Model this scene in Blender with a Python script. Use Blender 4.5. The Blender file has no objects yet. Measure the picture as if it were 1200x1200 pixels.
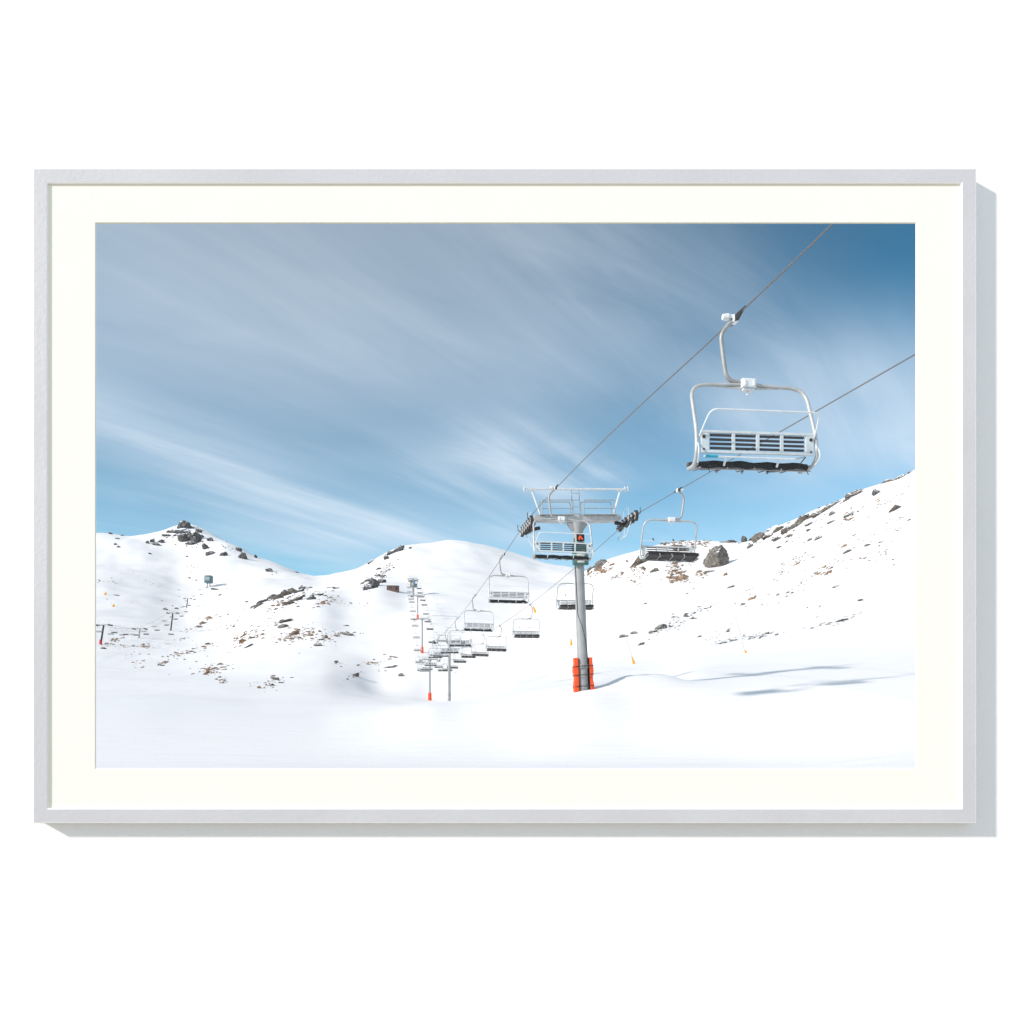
import bpy, bmesh, math, random
import numpy as np
from mathutils import Vector, Matrix, noise
from mathutils.bvhtree import BVHTree

# ------------------------------------------------------------------ camera, sky, sun, exposure
sc = bpy.context.scene
COL = sc.collection
F = 945.0            # focal length in pixels of a 1200 px wide picture
EYE = 1.7
HOR = 830.0          # picture row of the eye level (the lens is shifted upwards)
cam_d = bpy.data.cameras.new('camera')
cam = bpy.data.objects.new('camera', cam_d); COL.objects.link(cam)
cam.location = (0, 0, EYE); cam.rotation_euler = (math.radians(90), 0, 0)
cam_d.sensor_width = 36; cam_d.lens = 36 * F / 1200
cam_d.shift_y = (HOR - 600) / 1200
cam_d.clip_start = 0.05; cam_d.clip_end = 6000
sc.camera = cam

LIGHT = Vector((10.1, 4.9, -5.7)).normalized()      # the way the sunlight travels
SUN_EL = math.asin(-LIGHT.z)
SUN_AZ = math.atan2(-LIGHT.x, -LIGHT.y)            # clockwise from +Y
sun_d = bpy.data.lights.new('sun', 'SUN'); sun_d.energy = 3.9; sun_d.angle = math.radians(2.5)
sun_d.color = (1.0, 0.925, 0.875)
sun = bpy.data.objects.new('sun', sun_d); COL.objects.link(sun)
sun.rotation_euler = LIGHT.to_track_quat('-Z', 'Y').to_euler()

world = bpy.data.worlds.new('World'); sc.world = world; world.use_nodes = True
wn = world.node_tree.nodes; wl = world.node_tree.links
for n in list(wn): wn.remove(n)
def N(t, **k):
    n = wn.new(t)
    for a, v in k.items(): setattr(n, a, v)
    return n
w_out = N('ShaderNodeOutputWorld'); w_bg = N('ShaderNodeBackground')
wl.new(w_bg.outputs[0], w_out.inputs[0])
w_bg.inputs['Strength'].default_value = 0.125
sky = N('ShaderNodeTexSky', sky_type='NISHITA')
sky.sun_disc = False; sky.sun_elevation = SUN_EL; sky.sun_rotation = SUN_AZ
sky.altitude = 2600; sky.air_density = 0.9; sky.dust_density = 0.5; sky.ozone_density = 2.5
def wmath(op, a, b=None, c=None):
    n = N('ShaderNodeMath', operation=op)
    for i, v in enumerate((a, b, c)):
        if v is None: continue
        if isinstance(v, (int, float)): n.inputs[i].default_value = v
        else: wl.new(v, n.inputs[i])
    return n.outputs[0]
def wramp(fac, stops):
    n = N('ShaderNodeMapRange', interpolation_type='SMOOTHSTEP')
    n.inputs['From Min'].default_value, n.inputs['From Max'].default_value = stops
    wl.new(fac, n.inputs['Value'])
    return n.outputs['Result']
w_tc = N('ShaderNodeTexCoord'); w_sep = N('ShaderNodeSeparateXYZ')
wl.new(w_tc.outputs['Generated'], w_sep.inputs[0])
# the high cloud layer: directions projected on a flat sheet far above
w_up = wmath('MAXIMUM', wmath('ADD', w_sep.outputs['Z'], 0.06), 0.02)
cx_ = wmath('DIVIDE', w_sep.outputs['X'], w_up); cy_ = wmath('DIVIDE', w_sep.outputs['Y'], w_up)
w_com = N('ShaderNodeCombineXYZ'); wl.new(cx_, w_com.inputs[0]); wl.new(cy_, w_com.inputs[1])
def cloud_noise(rot, sx, sy, off, scale, detail, rough, dist=0.0):
    m1 = N('ShaderNodeMapping'); m1.inputs['Rotation'].default_value = (0, 0, math.radians(rot))
    wl.new(w_com.outputs[0], m1.inputs['Vector'])
    m2 = N('ShaderNodeMapping'); m2.inputs['Scale'].default_value = (sx, sy, 1); m2.inputs['Location'].default_value = off
    wl.new(m1.outputs[0], m2.inputs['Vector'])
    t = N('ShaderNodeTexNoise'); wl.new(m2.outputs[0], t.inputs['Vector'])
    t.inputs['Scale'].default_value = scale; t.inputs['Detail'].default_value = detail
    t.inputs['Roughness'].default_value = rough; t.inputs['Distortion'].default_value = dist
    return t.outputs['Fac']
STREAK = -50
n_broad = cloud_noise(STREAK, 0.55, 0.9, (2.3, 0.4, 0), 0.8, 3, 0.5, 0.3)
n_fine = cloud_noise(STREAK, 0.35, 1.3, (5.1, 1.7, 0), 1.1, 5, 0.52, 0.5)
n_wisp = cloud_noise(STREAK + 2, 0.16, 1.5, (1.2, 3.3, 0), 0.8, 5, 0.5, 0.8)
# a clear patch overhead on the right, where the veil thins out
w_dist = N('ShaderNodeVectorMath', operation='DISTANCE'); wl.new(w_com.outputs[0], w_dist.inputs[0]); w_dist.inputs[1].default_value = (1.05, 1.25, 0)
clear = wramp(w_dist.outputs['Value'], (0.05, 1.9))
veil = wmath('MULTIPLY', wmath('MULTIPLY_ADD', wramp(n_broad, (0.28, 0.75)), 0.28, 0.14), clear)
fine = wmath('MULTIPLY', wmath('MULTIPLY', wramp(n_fine, (0.42, 0.80)), 0.18), wmath('MULTIPLY_ADD', clear, 0.85, 0.15))
wisp = wmath('MULTIPLY', wmath('MULTIPLY', wramp(n_wisp, (0.53, 0.72)), 0.44), clear)
back = wmath('MULTIPLY', wramp(w_sep.outputs['Y'], (0.1, -0.4)), 0.70)      # unseen cloud added behind the viewer to make the fill light more neutral
low = wmath('MULTIPLY', wramp(w_sep.outputs['Z'], (0.42, 0.06)), 0.22)             # the sky pales towards the horizon
# long cirrus streaks, each along a line of the cloud sheet
n_edge = cloud_noise(STREAK + 8, 0.5, 1.2, (7.7, 2.1, 0), 1.6, 6, 0.6, 0.6)
n_tear = cloud_noise(-57, 0.22, 2.6, (3.3, 8.1, 0), 1.5, 6, 0.6, 0.4)
def cirrus(p, q, width, amp, tear=.75):
    d = Vector((q[0] - p[0], q[1] - p[1])); ln = d.length; d /= ln
    rx = wmath('SUBTRACT', cx_, p[0]); ry = wmath('SUBTRACT', cy_, p[1])
    t = wmath('MULTIPLY_ADD', ry, d.y / ln, wmath('MULTIPLY', rx, d.x / ln))
    ac = wmath('MULTIPLY_ADD', ry, -d.x, wmath('MULTIPLY', rx, d.y))
    ac = wmath('ADD', ac, wmath('MULTIPLY', wmath('SUBTRACT', n_edge, 0.5), width * 3.0))
    g = wmath('POWER', 2.718, wmath('MULTIPLY', wmath('POWER', wmath('ABSOLUTE', wmath('DIVIDE', ac, width)), 1.6), -1.0))
    e = wmath('MULTIPLY', wramp(t, (-0.35, 0.25)), wramp(t, (1.35, 0.75)))
    return wmath('MULTIPLY', wmath('MULTIPLY', g, e), wmath('MULTIPLY', wmath('MULTIPLY_ADD', wramp(n_tear, (0.3, 0.72)), tear, 1.0 - tear), amp))
streaks = None
for args in [((-1.25, 2.35), (-0.36, 3.75), .14, .48), ((-1.2, 2.9), (-.75, 3.9), .22, .30), ((-0.10, 2.45), (0.28, 3.05), .15, .60), ((-.32, 2.75), (0.1, 3.6), .12, .38),
             ((-0.9, 1.15), (0.25, 2.15), .34, .22, .3), ((-.2, 1.35), (.75, 2.35), .24, .22, .4), ((.85, 1.85), (1.3, 2.6), .24, .30, .4), ((.62, 2.1), (1.0, 2.9), .24, .26, .4), ((-1.6, 1.7), (-.5, 2.6), .24, .15, .4)]:
    c = cirrus(*args); streaks = c if streaks is None else wmath('ADD', streaks, c)
w_cl = wmath('ADD', wmath('ADD', wmath('ADD', wmath('ADD', veil, fine), wmath('MULTIPLY', wisp, 0.5)), back), low)
w_cl = wmath('MINIMUM', wmath('ADD', w_cl, streaks), 0.92)
w_tint = N('ShaderNodeMix', data_type='RGBA', blend_type='MULTIPLY'); w_tint.inputs['Factor'].default_value = 1
w_n1 = N('ShaderNodeVectorMath', operation='SCALE'); wl.new(sky.outputs[0], w_n1.inputs[0]); w_n1.inputs['Scale'].default_value = 0.2
w_gam = N('ShaderNodeGamma'); wl.new(w_n1.outputs[0], w_gam.inputs[0]); w_gam.inputs[1].default_value = 1.68
w_n2 = N('ShaderNodeVectorMath', operation='SCALE'); wl.new(w_gam.outputs[0], w_n2.inputs[0]); w_n2.inputs['Scale'].default_value = 5.0
wl.new(w_n2.outputs[0], w_tint.inputs['A']); w_tint.inputs['B'].default_value = (0.28, 1.86, 1.22, 1)
w_mix = N('ShaderNodeMix', data_type='RGBA'); wl.new(w_cl, w_mix.inputs['Factor'])
wl.new(w_tint.outputs['Result'], w_mix.inputs['A']); w_mix.inputs['B'].default_value = (5.6, 6.35, 7.15, 1)
wl.new(w_mix.outputs['Result'], w_bg.inputs['Color'])

vs = sc.view_settings
sc.display_settings.display_device = 'sRGB'
vs.view_transform = 'Standard'; vs.look = 'None'; vs.exposure = 0.17; vs.gamma = 1; vs.use_curve_mapping = False
sc.cycles.max_bounces = 8

# ------------------------------------------------------------------ helpers
rnd = random.Random(7)
def at(px, py, Y):
    return Vector(((px - 600) / F * Y, Y, EYE + (HOR - py) / F * Y))

def new_mat(name, color, rough=0.6, metal=0.0, var=0.0, vscale=8.0, bump=0.0, bscale=40.0, spec=0.5):
    m = bpy.data.materials.new(name); m.use_nodes = True
    nt = m.node_tree; b = nt.nodes['Principled BSDF']
    b.inputs['Base Color'].default_value = (*color, 1); b.inputs['Roughness'].default_value = rough
    b.inputs['Metallic'].default_value = metal; b.inputs['Specular IOR Level'].default_value = spec
    if var or bump:
        tc = nt.nodes.new('ShaderNodeTexCoord')
        if var:
            t = nt.nodes.new('ShaderNodeTexNoise'); t.inputs['Scale'].default_value = vscale; t.inputs['Detail'].default_value = 6
            nt.links.new(tc.outputs['Object'], t.inputs['Vector'])
            r = nt.nodes.new('ShaderNodeMapRange'); r.inputs['From Min'].default_value = .3; r.inputs['From Max'].default_value = .7
            r.inputs['To Min'].default_value = 1 - var; r.inputs['To Max'].default_value = 1 + var * .6
            nt.links.new(t.outputs['Fac'], r.inputs['Value'])
            mx = nt.nodes.new('ShaderNodeMix'); mx.data_type = 'RGBA'; mx.blend_type = 'MULTIPLY'; mx.inputs['Factor'].default_value = 1
            mx.inputs['A'].default_value = (*color, 1); nt.links.new(r.outputs['Result'], mx.inputs['B'])
            nt.links.new(mx.outputs['Result'], b.inputs['Base Color'])
        if bump:
            t2 = nt.nodes.new('ShaderNodeTexNoise'); t2.inputs['Scale'].default_value = bscale; t2.inputs['Detail'].default_value = 5
            nt.links.new(tc.outputs['Object'], t2.inputs['Vector'])
            bp = nt.nodes.new('ShaderNodeBump'); bp.inputs['Strength'].default_value = bump; bp.inputs['Distance'].default_value = 0.02
            nt.links.new(t2.outputs['Fac'], bp.inputs['Height']); nt.links.new(bp.outputs[0], b.inputs['Normal'])
    return m

def link(name, bm, mats, parent=None, smooth=False):
    me = bpy.data.meshes.new(name); bm.normal_update(); bm.to_mesh(me); bm.free()
    for m in (mats if isinstance(mats, (list, tuple)) else [mats]): me.materials.append(m)
    if smooth:
        me.polygons.foreach_set('use_smooth', [True] * len(me.polygons))
        me.set_sharp_from_angle(angle=math.radians(40))
    o = bpy.data.objects.new(name, me); COL.objects.link(o)
    if parent: o.parent = parent
    return o
def empty(name, loc=(0, 0, 0), rot=(0, 0, 0)):
    o = bpy.data.objects.new(name, None); COL.objects.link(o); o.location = loc; o.rotation_euler = rot
    o.empty_display_size = 0.2
    return o
def tag(o, label=None, cat=None, group=None, kind=None):
    if label: o['label'] = label
    if cat: o['category'] = cat
    if group: o['group'] = group
    if kind: o['kind'] = kind
    return o
def copy_tree(o, parent=None, skip=()):
    c = o.copy(); COL.objects.link(c); c.parent = parent
    for ch in o.children:
        if ch.name.split('.')[0] not in skip: copy_tree(ch, c, skip)
    return c

def box(bm, c, s, rot=None, mi=0, bevel=0.0):
    M = Matrix.Translation(Vector(c))
    if rot: M = M @ Matrix.Rotation(rot[0], 4, 'X') @ Matrix.Rotation(rot[1], 4, 'Y') @ Matrix.Rotation(rot[2], 4, 'Z')
    M = M @ Matrix.Diagonal((s[0], s[1], s[2], 1))
    r = bmesh.ops.create_cube(bm, size=1, matrix=M)
    fs = {f for v in r['verts'] for f in v.link_faces}
    for f in fs: f.material_index = mi
    if bevel:
        es = list({e for v in r['verts'] for e in v.link_edges})
        bmesh.ops.bevel(bm, geom=es, offset=bevel, segments=2, affect='EDGES', profile=.5)
def cyl(bm, a, b, r1, r2=None, seg=16, mi=0, caps=True):
    a, b = Vector(a), Vector(b); d = b - a
    M = Matrix.Translation((a + b) / 2) @ d.to_track_quat('Z', 'Y').to_matrix().to_4x4()
    r = bmesh.ops.create_cone(bm, cap_ends=caps, segments=seg, radius1=r1, radius2=r1 if r2 is None else r2, depth=d.length, matrix=M)
    for f in {f for v in r['verts'] for f in v.link_faces}: f.material_index = mi
def tube(bm, pts, r, seg=8, mi=0, closed=False):
    pts = [Vector(p) for p in pts]; n = len(pts); rings = []; up = None
    for i, p in enumerate(pts):
        if closed: t = (pts[(i + 1) % n] - pts[i - 1]).normalized()
        else: t = (pts[min(i + 1, n - 1)] - pts[max(i - 1, 0)]).normalized()
        if up is None: up = t.orthogonal().normalized()
        else: up = (up - t * up.dot(t)).normalized()
        bi = t.cross(up); rr = r(i / (n - 1)) if callable(r) else r
        rings.append([bm.verts.new(p + (up * math.cos(k * 2 * math.pi / seg) + bi * math.sin(k * 2 * math.pi / seg)) * rr) for k in range(seg)])
    for i in range(n - 1 + (1 if closed else 0)):
        A, B = rings[i], rings[(i + 1) % n]
        for k in range(seg):
            f = bm.faces.new((A[k], A[(k + 1) % seg], B[(k + 1) % seg], B[k])); f.material_index = mi
    if not closed:
        bm.faces.new(rings[0][::-1]).material_index = mi; bm.faces.new(rings[-1]).material_index = mi
def fillet(pts, rad, seg=6):
    pts = [Vector(p) for p in pts]; out = [pts[0]]
    for i in range(1, len(pts) - 1):
        p = pts[i]; a = pts[i - 1] - p; b = pts[i + 1] - p
        rr = rad[i - 1] if isinstance(rad, (list, tuple)) else rad
        k = min(rr, a.length * .49, b.length * .49)
        p0 = p + a.normalized() * k; p2 = p + b.normalized() * k
        for j in range(seg + 1):
            t = j / seg; out.append(p0 * (1 - t) ** 2 + p * 2 * t * (1 - t) + p2 * t * t)
    out.append(pts[-1]); return out
def prism(bm, poly, y0, y1, mi=0):
    """poly in x,z extruded along y"""
    a = [bm.verts.new((x, y0, z)) for x, z in poly]; b = [bm.verts.new((x, y1, z)) for x, z in poly]
    n = len(poly); fs = [bm.faces.new(a), bm.faces.new(b[::-1])]
    for i in range(n): fs.append(bm.faces.new((a[i], b[i], b[(i + 1) % n], a[(i + 1) % n])))
    for f in fs: f.material_index = mi
    bmesh.ops.recalc_face_normals(bm, faces=fs)

# ------------------------------------------------------------------ materials
def snow_mat():
    m = bpy.data.materials.new('snow'); m.use_nodes = True
    nt = m.node_tree; b = nt.nodes['Principled BSDF']; L = nt.links
    b.inputs['Roughness'].default_value = 0.75; b.inputs['Specular IOR Level'].default_value = 0.25
    tc = nt.nodes.new('ShaderNodeTexCoord')
    def noise_n(scale, detail, sv=(1, 1, 1), rot=0, rough=.55):
        mp = nt.nodes.new('ShaderNodeMapping'); mp.inputs['Scale'].default_value = sv; mp.inputs['Rotation'].default_value = (0, 0, rot)
        L.new(tc.outputs['Object'], mp.inputs['Vector'])
        t = nt.nodes.new('ShaderNodeTexNoise'); t.inputs['Scale'].default_value = scale; t.inputs['Detail'].default_value = detail
        t.inputs['Roughness'].default_value = rough
        L.new(mp.outputs[0], t.inputs['Vector']); return t.outputs['Fac']
    big = noise_n(0.05, 8)
    r = nt.nodes.new('ShaderNodeMapRange'); r.inputs['From Min'].default_value = .3; r.inputs['From Max'].default_value = .7
    L.new(big, r.inputs['Value'])
    mx = nt.nodes.new('ShaderNodeMix'); mx.data_type = 'RGBA'; L.new(r.outputs['Result'], mx.inputs['Factor'])
    mx.inputs['A'].default_value = (.78, .772, .772, 1); mx.inputs['B'].default_value = (.83, .822, .815, 1)
    L.new(mx.outputs['Result'], b.inputs['Base Color'])
    wind = noise_n(0.9, 6, (0.35, 1.6, 1), 0.5)
    grain = noise_n(7.0, 6)
    def bump(h, s, d, prev=None):
        bp = nt.nodes.new('ShaderNodeBump'); bp.inputs['Strength'].default_value = s; bp.inputs['Distance'].default_value = d
        L.new(h, bp.inputs['Height'])
        if prev is not None: L.new(prev, bp.inputs['Normal'])
        return bp.outputs[0]
    n1 = bump(wind, 0.6, 0.10); n2 = bump(grain, 0.35, 0.02, n1)
    L.new(n2, b.inputs['Normal'])
    return m
def rock_mat(name, dark, light, snowy):
    m = bpy.data.materials.new(name); m.use_nodes = True
    nt = m.node_tree; b = nt.nodes['Principled BSDF']; L = nt.links
    b.inputs['Roughness'].default_value = 0.9; b.inputs['Specular IOR Level'].default_value = 0.2
    tc = nt.nodes.new('ShaderNodeTexCoord'); geo = nt.nodes.new('ShaderNodeNewGeometry')
    t = nt.nodes.new('ShaderNodeTexNoise'); t.inputs['Scale'].default_value = 3.2; t.inputs['Detail'].default_value = 9; t.inputs['Roughness'].default_value = .68
    L.new(tc.outputs['Object'], t.inputs['Vector'])
    vo = nt.nodes.new('ShaderNodeTexVoronoi'); vo.inputs['Scale'].default_value = 3.0; vo.feature = 'DISTANCE_TO_EDGE'
    dist = nt.nodes.new('ShaderNodeVectorMath'); dist.operation = 'MULTIPLY_ADD'
    L.new(t.outputs['Color'], dist.inputs[0]); dist.inputs[1].default_value = (.5, .5, .5); L.new(tc.outputs['Object'], dist.inputs[2])
    L.new(dist.outputs[0], vo.inputs['Vector'])
    r = nt.nodes.new('ShaderNodeMapRange'); r.inputs['From Min'].default_value = .36; r.inputs['From Max'].default_value = .64
    L.new(t.outputs['Fac'], r.inputs['Value'])
    mx = nt.nodes.new('ShaderNodeMix'); mx.data_type = 'RGBA'; L.new(r.outputs['Result'], mx.inputs['Factor'])
    mx.inputs['A'].default_value = (*dark, 1); mx.inputs['B'].default_value = (*light, 1)
    cr = nt.nodes.new('ShaderNodeMapRange'); cr.inputs['From Min'].default_value = 0.0; cr.inputs['From Max'].default_value = .05
    cr.inputs['To Min'].default_value = .35; L.new(vo.outputs['Distance'], cr.inputs['Value'])
    mc = nt.nodes.new('ShaderNodeMix'); mc.data_type = 'RGBA'; mc.blend_type = 'MULTIPLY'; mc.inputs['Factor'].default_value = 1
    L.new(mx.outputs['Result'], mc.inputs['A']); L.new(cr.outputs['Result'], mc.inputs['B'])
    # snow lying on ledges
    sp = nt.nodes.new('ShaderNodeSeparateXYZ'); L.new(geo.outputs['Normal'], sp.inputs[0])
    t3 = nt.nodes.new('ShaderNodeTexNoise'); t3.inputs['Scale'].default_value = 5; t3.inputs['Detail'].default_value = 7
    L.new(tc.outputs['Object'], t3.inputs['Vector'])
    ad = nt.nodes.new('ShaderNodeMath'); ad.operation = 'MULTIPLY_ADD'; L.new(t3.outputs['Fac'], ad.inputs[0]); ad.inputs[1].default_value = 1.3
    L.new(sp.outputs['Z'], ad.inputs[2])
    sr = nt.nodes.new('ShaderNodeMapRange'); sr.interpolation_type = 'SMOOTHSTEP'
    sr.inputs['From Min'].default_value = snowy; sr.inputs['From Max'].default_value = snowy + .1; L.new(ad.outputs[0], sr.inputs['Value'])
    ms = nt.nodes.new('ShaderNodeMix'); ms.data_type = 'RGBA'; L.new(sr.outputs['Result'], ms.inputs['Factor'])
    L.new(mc.outputs['Result'], ms.inputs['A']); ms.inputs['B'].default_value = (.83, .84, .86, 1)
    L.new(ms.outputs['Result'], b.inputs['Base Color'])
    bp = nt.nodes.new('ShaderNodeBump'); bp.inputs['Strength'].default_value = .8; bp.inputs['Distance'].default_value = .12
    L.new(t.outputs['Fac'], bp.inputs['Height']); L.new(bp.outputs[0], b.inputs['Normal'])
    return m
M_snow = snow_mat()
M_rockd = rock_mat('dark_rock', (.032, .032, .034), (.17, .165, .16), 1.34)
M_rockb = rock_mat('brown_rock', (.05, .042, .035), (.21, .175, .145), 1.40)
M_rockg = rock_mat('grey_rock', (.065, .058, .052), (.25, .225, .20), 1.42)
M_galv = new_mat('galvanised_steel', (.34, .335, .325), .5, 0.25, .18, 6)
M_pole = new_mat('pole_steel', (.30, .305, .305), .6, 0.1, .14, 3, .15, 30)
M_beam = new_mat('beam_steel', (.42, .42, .415), .55, 0.15, .2, 3)
M_white = new_mat('white_paint', (.72, .73, .73), .4, 0, .12, 7)
M_pale = new_mat('pale_frame_paint', (.58, .62, .63), .45, 0, .12, 9)
M_tube = new_mat('chair_tube', (.47, .47, .46), .45, .2, .14, 6)
M_slat = new_mat('dark_slat', (.035, .032, .035), .6)
M_pad = new_mat('black_seat_cover', (.016, .014, .014), .55, 0, .5, 14, .5, 22)
M_dark = new_mat('dark_steel', (.035, .033, .032), .55, .3)
M_rubber = new_mat('sheave_rubber', (.045, .034, .030), .7, 0, .4, 20)
M_cable = new_mat('steel_rope', (.19, .175, .165), .55, .4, .3, 40)
M_orange = new_mat('orange_padding', (.85, .085, .012), .65, 0, .18, 5, .5, 9)
M_strap = new_mat('black_strap', (.012, .012, .013), .6)
M_sign = new_mat('black_sign', (.008, .008, .009), .4)
M_mark = new_mat('orange_mark', (.90, .10, .01), .5)
M_teal = new_mat('teal_box_paint', (.06, .16, .15), .5, 0, .2, 8)
M_cream = new_mat('cream_panel', (.62, .58, .48), .5)
M_grey_txt = new_mat('grey_print', (.24, .24, .24), .6)
M_cyan = new_mat('cyan_sleeve', (.02, .35, .48), .5)
M_wall = new_mat('wall_paint', (.90, .895, .885), .85, 0, .012, 3, .10, 260, .2)
M_mat = new_mat('mat_board', (.93, .90, .775), .9, 0, .01, 6, .08, 500, .1)
M_rail = new_mat('frame_face_paint', (.575, .572, .592), .5, 0, .05, 5, .06, 160)
M_lip = new_mat('frame_edge_paint', (.86, .86, .86), .35)
M_hut = new_mat('hut_timber', (.14, .085, .065), .8, 0, .3, 2)
M_hutroof = new_mat('hut_roof', (.26, .22, .20), .7, 0, .2, 2)
M_mark_o = new_mat('orange_foam', (.85, .33, .02), .7, 0, .25, 12)
M_stake = new_mat('pale_stake', (.50, .50, .49), .5)
M_cab = new_mat('cabin_teal', (.10, .16, .18), .5, 0, .3, 2)
M_glass = new_mat('cabin_glass', (.05, .07, .09), .08)

# ------------------------------------------------------------------ ground: one sheet of snow, from the near slope to the ridges
COLS = [  # picture column, [(distance, picture row)]
 (-500, [(23, 898), (45, 822), (100, 790), (180, 745), (300, 715), (500, 680), (850, 630), (1000, 660)]),
 (111, [(23, 898), (45, 831), (100, 815), (180, 785), (250, 757), (420, 715), (650, 662), (850, 628), (1000, 660)]),
 (165, [(23, 898), (45, 832), (100, 816), (180, 788), (290, 749), (420, 722), (650, 670), (850, 632.5), (1000, 665)]),
 (218, [(23, 898), (45, 834), (100, 818), (180, 790), (300, 750), (420, 730), (600, 694), (730, 654), (850, 617), (1000, 650)]),
 (260, [(23, 898), (45, 835), (100, 820), (165, 796), (250, 762), (400, 728), (600, 690), (850, 637), (1000, 665)]),
 (310, [(23, 898), (45, 836), (100, 822), (150, 804), (220, 768), (320, 710), (420, 698), (600, 680), (830, 662), (1000, 690)]),
 (375, [(23, 899), (45, 836), (100, 822), (150, 806), (220, 765), (320, 700), (420, 690), (600, 683), (800, 679), (1000, 700)]),
 (410, [(23, 899), (45, 834), (100, 823), (160, 810), (225, 765), (330, 703), (450, 684), (600, 674), (700, 668.5), (1000, 690)]),
 (445, [(23, 899), (45, 831), (100, 824), (175, 815), (230, 764), (330, 700), (450, 672), (600, 651), (800, 680)]),
 (480, [(23, 899), (42, 828), (110, 825), (175, 817), (225, 765), (270, 727), (340, 704), (450, 668), (600, 637.5), (800, 665)]),
 (505, [(23, 899), (40, 826), (110, 824), (175, 821), (225, 765), (270, 722), (340, 700), (450, 668), (600, 636), (800, 660)]),
 (530, [(23, 899), (40, 825), (112, 822), (175, 815), (225, 765), (270, 725), (340, 700), (450, 668), (600, 634), (800, 660)]),
 (600, [(23, 899), (38, 818), (60, 806), (112, 792), (180, 770), (250, 735), (340, 702), (450, 675), (600, 650), (800, 672)]),
 (640, [(23, 898), (36, 813), (55, 802), (90, 788), (150, 758), (230, 722), (330, 700), (450, 680), (600, 660.5), (800, 680)]),
 (684, [(23, 898), (33.2, 808), (50, 799), (80, 778), (130, 738), (180, 708), (230, 683), (260, 668), (400, 690), (600, 674)]),
 (708, [(23, 897.5), (33, 807), (33.8, 802), (36, 805), (50, 797), (75, 778), (120, 732), (165, 698), (215, 667), (240, 657), (340, 690)]),
 (735, [(23, 897.3), (33, 806.5), (34.1, 790), (36.2, 808), (50, 797), (75, 775), (118, 728), (160, 696), (207, 661), (230, 648), (335, 690)]),
 (768, [(23, 897), (33, 806), (34.8, 789), (37.2, 806), (50, 794), (70, 776), (110, 730), (150, 692), (195, 655), (220, 638.5), (320, 690)]),
 (820, [(23, 896), (33, 804.5), (37, 795), (42, 788), (50, 783), (66, 769), (103, 730), (150, 688), (190, 652), (215, 634), (320, 690)]),
 (872, [(23, 896), (33, 803), (40, 787), (50, 777), (65, 763), (98, 725), (148, 678), (185, 648), (207, 635.5), (320, 690)]),
 (900, [(22.5, 895), (33, 801), (40, 785), (48, 776), (62, 761), (94, 722), (144, 668), (180, 635), (197, 621), (300, 680)]),
 (950, [(22, 893), (33, 798), (40, 781), (45, 774), (60, 756), (90, 718), (138, 650), (170, 612), (184, 598.5), (280, 650)]),
 (1000, [(21, 892), (33, 795), (40, 777), (45, 770), (60, 748), (90, 704), (133, 628), (163, 590), (172, 576), (270, 640)]),
 (1075, [(20, 890), (33, 791), (40, 771), (45, 763), (60, 738), (90, 688), (130, 598), (155, 548), (250, 610)]),
 (1250, [(20, 885), (33, 776), (45, 752), (60, 712), (90, 630), (130, 525), (155, 470), (250, 540)]),
 (1700, [(20, 870), (33, 750), (45, 720), (60, 670), (90, 580), (130, 470), (160, 420), (250, 480)]),
]
def pchip(x, y, q):
    x = np.asarray(x, float); y = np.asarray(y, float); h = np.diff(x); dl = np.diff(y, axis=0) / h[(...,) + (None,) * (y.ndim - 1)]
    d = np.zeros_like(y)
    hh = h[(...,) + (None,) * (y.ndim - 1)]
    w1 = 2 * hh[1:] + hh[:-1]; w2 = hh[1:] + 2 * hh[:-1]
    prod = dl[:-1] * dl[1:]
    with np.errstate(divide='ignore', invalid='ignore'):
        hm = (w1 + w2) / (w1 / dl[:-1] + w2 / dl[1:])
    d[1:-1] = np.where(prod > 0, hm, 0); d[0] = dl[0]; d[-1] = dl[-1]
    i = np.clip(np.searchsorted(x, q) - 1, 0, len(x) - 2)
    s = (1,) * (y.ndim - 1); t = ((q - x[i]) / h[i]).reshape(-1, *s); H = h[i].reshape(-1, *s)
    return ((1 + 2 * t) * (1 - t) ** 2 * y[i] + t * (1 - t) ** 2 * H * d[i] + t * t * (3 - 2 * t) * y[i + 1] + t * t * (t - 1) * H * d[i + 1])
LQ = np.linspace(math.log(4), math.log(1400), 420); YQ = np.exp(LQ)
UC = np.array([(c - 600) / F for c, _ in COLS])
prof = []
for c, nodes in COLS:
    ys = [4, 12] + [n[0] for n in nodes]; zs = [0.0, 0.0] + [EYE + (HOR - n[1]) / F * n[0] for n in nodes]
    if ys[-1] < 1400: ys.append(1400); zs.append(zs[-1] - (1400 - ys[-2]) * 0.02)
    prof.append(pchip(np.log(ys), zs, LQ))
prof = np.array(prof)                               # [column, distance]
UQ = np.linspace(UC[0], UC[-1], 640)
TAB = pchip(UC, prof, UQ)                           # [u, distance]
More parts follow.
